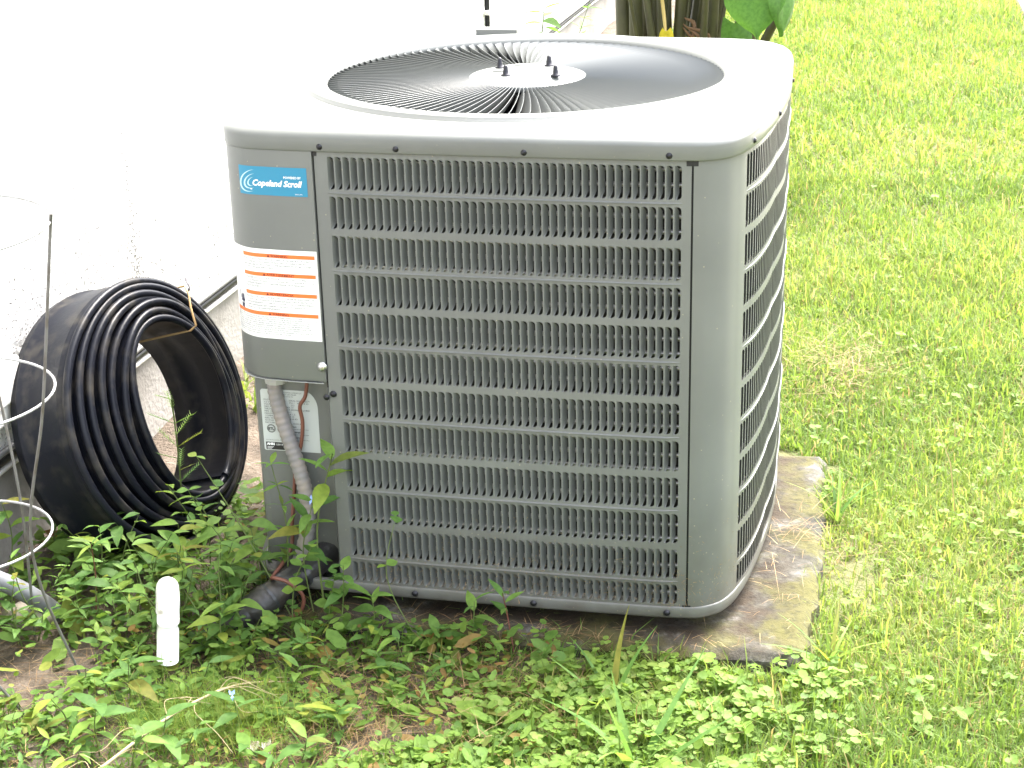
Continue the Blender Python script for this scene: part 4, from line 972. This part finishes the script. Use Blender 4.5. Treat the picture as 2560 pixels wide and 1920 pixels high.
# small look-alike weeds that fill the bed
def fill(kind, n, zone, hgt, size, nl, label, group, seed, **k):
    r = random.Random(seed); c = 0; tries = 0
    while c < n and tries < 3000:
        tries += 1; x = r.uniform(zone[0], zone[1]); y = r.uniform(zone[2], zone[3])
        if (-.09 < x < .02 and -.30 < y < -.15) or (x > .05 and y > -.03) or (x > .16 and y > -.075) or x < WX(y)+.03: continue
        if x < -.16 and -.34 < y < -.18: continue
        if (x-.07)**2+(y+.06)**2 < .0022 or (.02 < x < .15 and -.13 < y < -.02): continue
        z = G(x, y); h = hgt*r.uniform(.6, 1.3)
        plant(kind, 'weed' if kind != 'round' else 'creeping_weed', (x, y, z), (x+r.uniform(-.5,.5)*h, y+r.uniform(-.6,.2)*h, z+h), nl+r.randint(-1, 2), size*r.uniform(.6, 1.15), label, 'weed', group, from_t=.25, rnd=r.randint(0, 99999), **k); c += 1
ZN = (('at the foot of the black coil', (-.30,-.06,-.13,.10)), ('between the coil and the taped pipe', (-.06,.13,-.14,.06)), ('inside the foot of the wire cage', (-.45,-.24,-.22,.12)),
      ('round the white drain elbow', (-.20,.06,-.32,-.12)), ('in the soil strip below the left of the grille', (.14,.42,-.26,-.08)), ('near the dry stalk at the bottom', (0,.34,-.56,-.30)), ('in the bottom left corner of the bed', (-.24,.02,-.62,-.33)))
CN = {'spear': (20,18,10,12,11,8,9), 'round': (8,7,3,8,10,5,8), 'narrow': (8,8,4,8,4,3,3), 'blade': (0,3,0,3,8,6,2)}
SZ = {'spear': (.105,.054,6), 'round': (.060,.019,8), 'narrow': (.085,.027,11), 'blade': (.02,.065,8)}
TX = {'spear': 'spear-leaved weed', 'round': 'small round-leaved creeper', 'narrow': 'small star-leaved weed', 'blade': 'small broad-bladed grass tuft'}
for zi, (zt_, zone) in enumerate(ZN):
    low = zi >= 3
    for ki, kd in enumerate(CN):
        h_, s_, n_ = SZ[kd]
        if low: h_ *= .6; s_ *= .88
        elif zi < 2: h_ *= 1.35
        if CN[kd][zi]: fill(kd, CN[kd][zi], zone, h_, s_, n_, TX[kd]+' '+zt_, TX[kd]+'s '+zt_, 100+zi*10+ki)

# loose low cover and litter in the bed
r = np.random.default_rng(301); n = 15000; x = r.uniform(-.47, .62, n); y = r.uniform(-.85, .42, n); pn = fract_noise(x, y, 8, 9)
dens = np.clip(.60+.8*pn, .06, 1)*np.where((x < -.15) & (y < -.17) & (y > -.36), .12, 1)*np.where((x > .2) & (x < .42) & (y < -.37), .25, 1)*np.where((x > .12) & (y > -.34) & (y < -.10), .55, 1)
k = (r.uniform(0, 1, n) < dens) & ~((x > .03) & (y > -.06)) & (x > -.455+.025*y)
x, y, pn = x[k], y[k], pn[k]; m = len(x); hh = r.uniform(.006, .045, m); back = y > -.2; hh = np.where(back, hh*1.5, hh)
c = np.stack([x, y, gz_np(x, y)+hh], 1); q = np.clip(.55+.2*pn+r.normal(0, .2, m), .13, 1); q = np.where(r.uniform(0, 1, m) < np.where((x > .12) & (y < -.08), .15, .04), r.uniform(0, .13, m), q)
kk = r.uniform(0, 1, m) < .55
P1 = discs(c[kk], np.abs(r.normal(.4, .3, kk.sum())), .0050*r.lognormal(0, .45, kk.sum()), 302, q[kk], 6, 2.4)
P2 = discs(c[~kk], np.abs(r.normal(.3, .25, (~kk).sum())), .0052*r.lognormal(0, .42, (~kk).sum()), 303, q[~kk], 7, 1.05)
nb = 16000; bx = r.uniform(-.42, .62, nb); by = r.uniform(-.75, .05, nb); pk = fract_noise(bx, by, 9, 15); kb = (r.uniform(0, 1, nb) < np.clip(.35+.6*pk, 0, 1)) & ~((bx < -.15) & (by < -.17) & (by > -.36))
bx, by = bx[kb], by[kb]; mm = len(bx)
P3 = blades(bx, by, gz_np(bx, by), .028*r.lognormal(0, .4, mm), np.full(mm, .0020), np.clip(np.abs(r.normal(.8, .35, mm)), .1, 1.4), 304, np.clip(r.normal(.5, .22, mm), 0, 1))
nf = 2600; fx_ = r.normal(.10, .085, nf); fy_ = r.normal(-.36, .055, nf)
P4 = blades(fx_, fy_, gz_np(fx_, fy_)+r.uniform(0, .03, nf), .045*r.lognormal(0, .35, nf), np.full(nf, .0009), np.clip(np.abs(r.normal(.9, .35, nf)), .2, 1.5), 305, np.clip(r.normal(.88, .10, nf), .6, 1), 1.2)
V, T, Q = merge([P1, P2, P3, P4])
tag(place('ground_cover', fast_mesh('ground_cover', V, T, bed_m, Q)), 'low mixed leaves covering the soil bed before the unit', 'ground cover', kind='stuff')
r = np.random.default_rng(311); parts = []
def straw(n, cx, cy, sx_, sy_, zf, Lm, seed, unif=None):
    r = np.random.default_rng(seed)
    x, y = (r.normal(cx, sx_, n), r.normal(cy, sy_, n)) if unif is None else (r.uniform(unif[0], unif[1], n), r.uniform(unif[2], unif[3], n))
    kx = x > -.45; x, y = x[kx], y[kx]; n = len(x); onpad = (x > .06) & (x < .985) & (y > -.055) & (y < .79)
    z = np.where(onpad, -.028, gz_np(x, y)+.003)+np.abs(r.normal(0, zf, n)); q = np.clip(r.normal(.5, .25, n), 0, 1)
    parts.append(blades(x, y, z, Lm*r.lognormal(0, .45, n), np.full(n, .0010), np.full(n, 1.45)+r.normal(0, .06, n), seed+1, q, .2))
straw(3600, 0, 0, 0, 0, .010, .035, 312, (-.45,.66,-.80,-.03)); straw(900, .42, -.24, .13, .09, .018, .045, 318); straw(500, .30, -.42, .10, .06, .012, .04, 319); straw(90, .985, .40, .05, .05, .008, .06, 313); straw(30, .93, .16, .03, .10, .003, .035, 317); straw(420, 1.0, 1.35, .07, .13, .02, .09, 314)
straw(260, .5, -.04, .25, .02, .002, .025, 315); straw(160, 1.4, .25, .1, .15, .008, .05, 316)
V, T, Q = merge(parts)
tag(place('dry_straw', fast_mesh('dry_straw', V, T, straw_m, Q)), 'scattered dry straw and clippings over the soil and slab', 'straw', kind='stuff')

# pale dry stalk with side roots
t = empty('dry_stalk', (.06,-.45,-.05)); tag(t, 'long pale dry stalk lying across the bed at the bottom left', 'stalk')
sp_ = catmull([(-.03,-.60,-.030),(.004,-.558,-.018),(.062,-.448,.004),(.10,-.345,-.008),(.130,-.275,-.030),(.20,-.235,-.045)], 8)
mb = MB(); mb.tube(sp_, [.0030-.0018*i/(len(sp_)-1) for i in range(len(sp_))], 7); mb.build('stalk', drystem_m, t)
rr = random.Random(9)
for k in range(16):
    p = sp_[6+2*k]; mb = MB(); a = rr.uniform(0, 6.28); d = Vector((math.cos(a), math.sin(a), 0)); L = rr.uniform(.05,.13); s_ = Vector((-d.y, d.x, 0))
    mb.tube(catmull([p, p+d*L*.35+s_*rr.uniform(-.02,.02)+Vector((0,0,.006)), p+d*L*.7+s_*rr.uniform(-.03,.03)-Vector((0,0,.01)), p+d*L+s_*rr.uniform(-.04,.04)-Vector((0,0,.03))], 5), .0005, 4, False); mb.build('rootlet', drystem_m, t)
# stone, paper scrap
mb = MB(); rr = random.Random(3); P = []
for i in range(9):
    ph = math.pi*i/8; P.append([(-.350+.052*math.sin(ph)*math.cos(a)*(1+.16*math.sin(3*a+i)), -.085+.034*math.sin(ph)*math.sin(a)*(1+.12*math.sin(2*a)), -.055+.026*math.cos(ph)) for a in np.linspace(0, 2*math.pi, 15)[:-1]])
mb.grid(P, True, cv=True); tag(mb.build('stone', mat('pale_stone', (.34,.30,.25), .9, noise=(30,(.22,.19,.15),.4,.7), bump=(60,.6,.006))), 'pale lumpy stone under the grey pipe at the left', 'stone')
mb = MB(); P = [[(.165+.045*i/6+.004*math.sin(j), -.430+.022*j/4+.003*math.sin(2*i), -.048+.007*math.sin(i*1.7+j)) for j in range(5)] for i in range(7)]; mb.grid(P, False)
o = mb.build('paper_scrap', mat('dirty_paper', (.62,.55,.52), .8)); sm = o.modifiers.new('s','SOLIDIFY'); sm.thickness = .001; tag(o, 'crumpled dirty white scrap on the soil at the bottom', 'scrap')

# elephant ear clump behind the unit
t = empty('elephant_ear', (.40,3.45,-.06)); tag(t, 'big elephant ear plant with thick dark stalks behind the unit', 'plant')
rr = random.Random(12)
def ear_leaf(c, az, pitch, roll, L, m):
    mb = MB(); P = []
    for i in range(13):
        a = i/12; row = []
        for j in range(-5, 6):
            v = j/5; w = .46*math.sin(math.pi*min(1, (a*.93+.12)))**.75*(1-.12*a); lob = .22*abs(v)**1.5*max(0, 1-a*3)
            x = a*1.0-.18-lob; y = v*w; z = .10*abs(v)-.25*(x*x)-.16*v*v+.012*math.sin(6*v+9*a)+.02*abs(math.sin(a*18))*abs(v)*.35
            row.append((x*L, y*L, z*L))
        P.append(row)
    mb.grid(P, True); me = mb.mesh('leaf_blade', m); place('leaf_blade', me, t, c, (roll, pitch, az))
stalks = [((.29+.032*k, 3.30+.02*(k % 3)), (.20+.062*k+.03*math.sin(5*k), 3.22+.05*(k % 4), .62+.09*(k % 3)), .008+.005*(k % 3)) for k in range(9)] + [((.20,3.42),(.17,3.40,.95),.030),((.23,3.36),(.215,3.35,1.0),.022),((.27,3.42),(.262,3.40,1.05),.022),((.31,3.46),(.315,3.46,1.05),.026),((.345,3.40),(.40,3.36,1.0),.022),((.36,3.45),(.47,3.5,1.1),.030),((.40,3.40),(.55,3.34,1.0),.026),((.42,3.47),(.60,3.5,1.0),.020),
          ((.44,3.42),(.72,3.30,.80),.018),((.46,3.38),(.82,3.15,.70),.015),((.48,3.45),(.78,3.5,.75),.015),((.24,3.5),(.24,3.55,1.0),.028),((.38,3.5),(.38,3.6,1.0),.03)]
for (bx_, by_), tp, rd in stalks:
    mb = MB(); b0 = Vector((bx_, by_, -.07)); e0 = Vector(tp); md = (b0+e0)/2+Vector((rr.uniform(-.02,.02), rr.uniform(-.02,.02), .05))
    P = catmull([b0, md, e0], 6); mb.tube(P, [rd*1.35*(1-.45*i/(len(P)-1)) for i in range(len(P))], 10); mb.build('stalk', petiole_m, t)
for c, az, pi_, ro, L in (((.645,2.95,.640), -1.45, .95, .25, .23), ((.735,2.95,.610), -1.0, 1.2, -.55, .18), ((.58,3.1,.45), -.5, 1.3, .5, .13), ((.30,3.2,1.08), -2.0, .5, 0, .5), ((.15,3.4,1.02), 2.8, .5, 0, .5), ((.45,3.5,1.15), 1.2, .4, 0, .55), ((.62,3.4,1.05), -.3, .5, 0, .5), ((.30,3.45,1.12), -1.0, .3, .2, .5), ((.05,3.1,.9), -2.5, .6, 0, .4)):
    ear_leaf(c, az, pi_, ro, L, ear_m)
ear_leaf((.350,3.12,.430), -1.5, 1.35, .3, .062, yellow_leaf); ear_leaf((.43,3.15,.405), -1.3, .6, 0, .07, yellow_leaf)
mb = MB(); mb.tube([(.315,3.2,.62),(.34,3.15,.48),(.350,3.12,.42)], [.006,.006,.004], 8); mb.build('yellow_stalk', mat('yellow_petiole', (.45,.32,.10), .5), t)
for k in range(9):
    mb = MB(); a = Vector((rr.uniform(.25,.62), 3.33+rr.uniform(-.05,.05), rr.uniform(.25,.5))); b_ = a+Vector((rr.uniform(-.06,.12), rr.uniform(-.03,.03), rr.uniform(-.2,-.05)))
    mb.tube(catmull([a, (a+b_)/2+Vector((.02,0,.02)), b_], 5), [.002+.005*math.sin(math.pi*i/10) for i in range(11)], 6); mb.build('dry_husk', husk_m, t)
plant('spear', 'weed', (-.18,3.75,-.06), (-.17,3.70,.42), 13, .10, 'leafy green weed against the far house wall', from_t=.6, rnd=71, thick=.004)
plant('narrow', 'weed', (-.02,3.75,-.06), (-.0,3.70,.46), 22, .055, 'wispy weed beside the elephant ear stalks', from_t=.6, rnd=72, thick=.002)

# brown lizard clinging to the wall beside the box
def lizard():
    yb, zb = .176, .268; x0 = -.4765
    J = [((0,.054),.0042),((0,.047),.0058),((0,.038),.0048),((0,.026),.0066),((.001,.008),.0068),((0,-.006),.0050),((-.003,-.022),.0032),((-.008,-.045),.0022),((-.010,-.075),.0012)]
    L = [((-.011,.031),.0022),((-.014,.040),.0016),((.011,.029),.0022),((.014,.038),.0016),((-.010,-.006),.0024),((-.015,.002),.0016),((.010,-.008),.0024),((.015,-.016),.0016)]
    vs_ = [(x0+.0055 if i < 6 else x0+.002, yb+p[0]*1.2, zb+p[1]) for i, (p, r) in enumerate(J)]; rr_ = [r for p, r in J]
    es = [(i, i+1) for i in range(len(J)-1)]
    for k, (p, r) in enumerate(L):
        vs_.append((x0+(.005 if k % 2 == 0 else .001), yb+p[0]*1.2, zb+p[1])); rr_.append(r); es.append(((3 if k < 4 else 5) if k % 2 == 0 else len(vs_)-2, len(vs_)-1))
    me = bpy.data.meshes.new('lizard'); me.from_pydata([(v[0]-x0, v[1]-yb, v[2]-zb) for v in vs_], es, []); o = place('lizard', me, None, (x0, yb, zb))
    me.materials.append(mat('brown_skin', (.13,.075,.045), .6, noise=(160,(.22,.14,.09),.4,.7)))
    o.modifiers.new('skin', 'SKIN'); sk = me.skin_vertices[0].data
    for i, r in enumerate(rr_): sk[i].radius = (r, r)
    sk[4].use_root = True
    sb = o.modifiers.new('sub', 'SUBSURF'); sb.levels = 2; sb.render_levels = 2
    tag(o, 'small brown lizard clinging to the wall beside the white box', 'lizard')
lizard()
# dried leaf caught on top of the coil
mb = MB(); P = [[(-.268+.006*math.sin(i), .520+.012*i/5*(1+.2*j)-.004*j, .352+.030*i/5+.004*math.sin(2*j+i)) for j in range(-1, 2)] for i in range(6)]; mb.grid(P, True)
o = mb.build('dead_leaf', mat('grey_dead_leaf', (.22,.21,.22), .9)); sm_ = o.modifiers.new('s', 'SOLIDIFY'); sm_.thickness = .0008; tag(o, 'small grey dead leaf stuck on top of the coil', 'leaf')
# clippings stuck to the lower grille
r = np.random.default_rng(77); n = 900; V = np.zeros((n, 3, 3)); sv = r.uniform(S_SL+.03, side_s0, n); zv = np.abs(r.normal(0, .06, n))+.012
for i in range(n):
    x, y, nx, ny = plan(float(sv[i]), .0012); a = r.uniform(0, 6.28); L = .0035*r.lognormal(0, .6); tx, ty = -ny, nx
    du, dz = math.cos(a)*L, math.sin(a)*L; w = .00035; ld = r.uniform(0, .0025)
    V[i] = [(x+tx*w*math.sin(a), y+ty*w*math.sin(a), zv[i]-w*math.cos(a)), (x-tx*w*math.sin(a), y-ty*w*math.sin(a), zv[i]+w*math.cos(a)), (x+tx*du+nx*ld, y+ty*du+ny*ld, zv[i]+dz)]
tag(place('grass_clippings', fast_mesh('grass_clippings', V.reshape(-1, 3), np.arange(n*3).reshape(-1, 3), straw_m, np.repeat(np.clip(r.normal(.75, .2, n), 0, 1), 3))), 'dry grass clippings stuck to the lower part of the unit', 'clippings', kind='stuff')
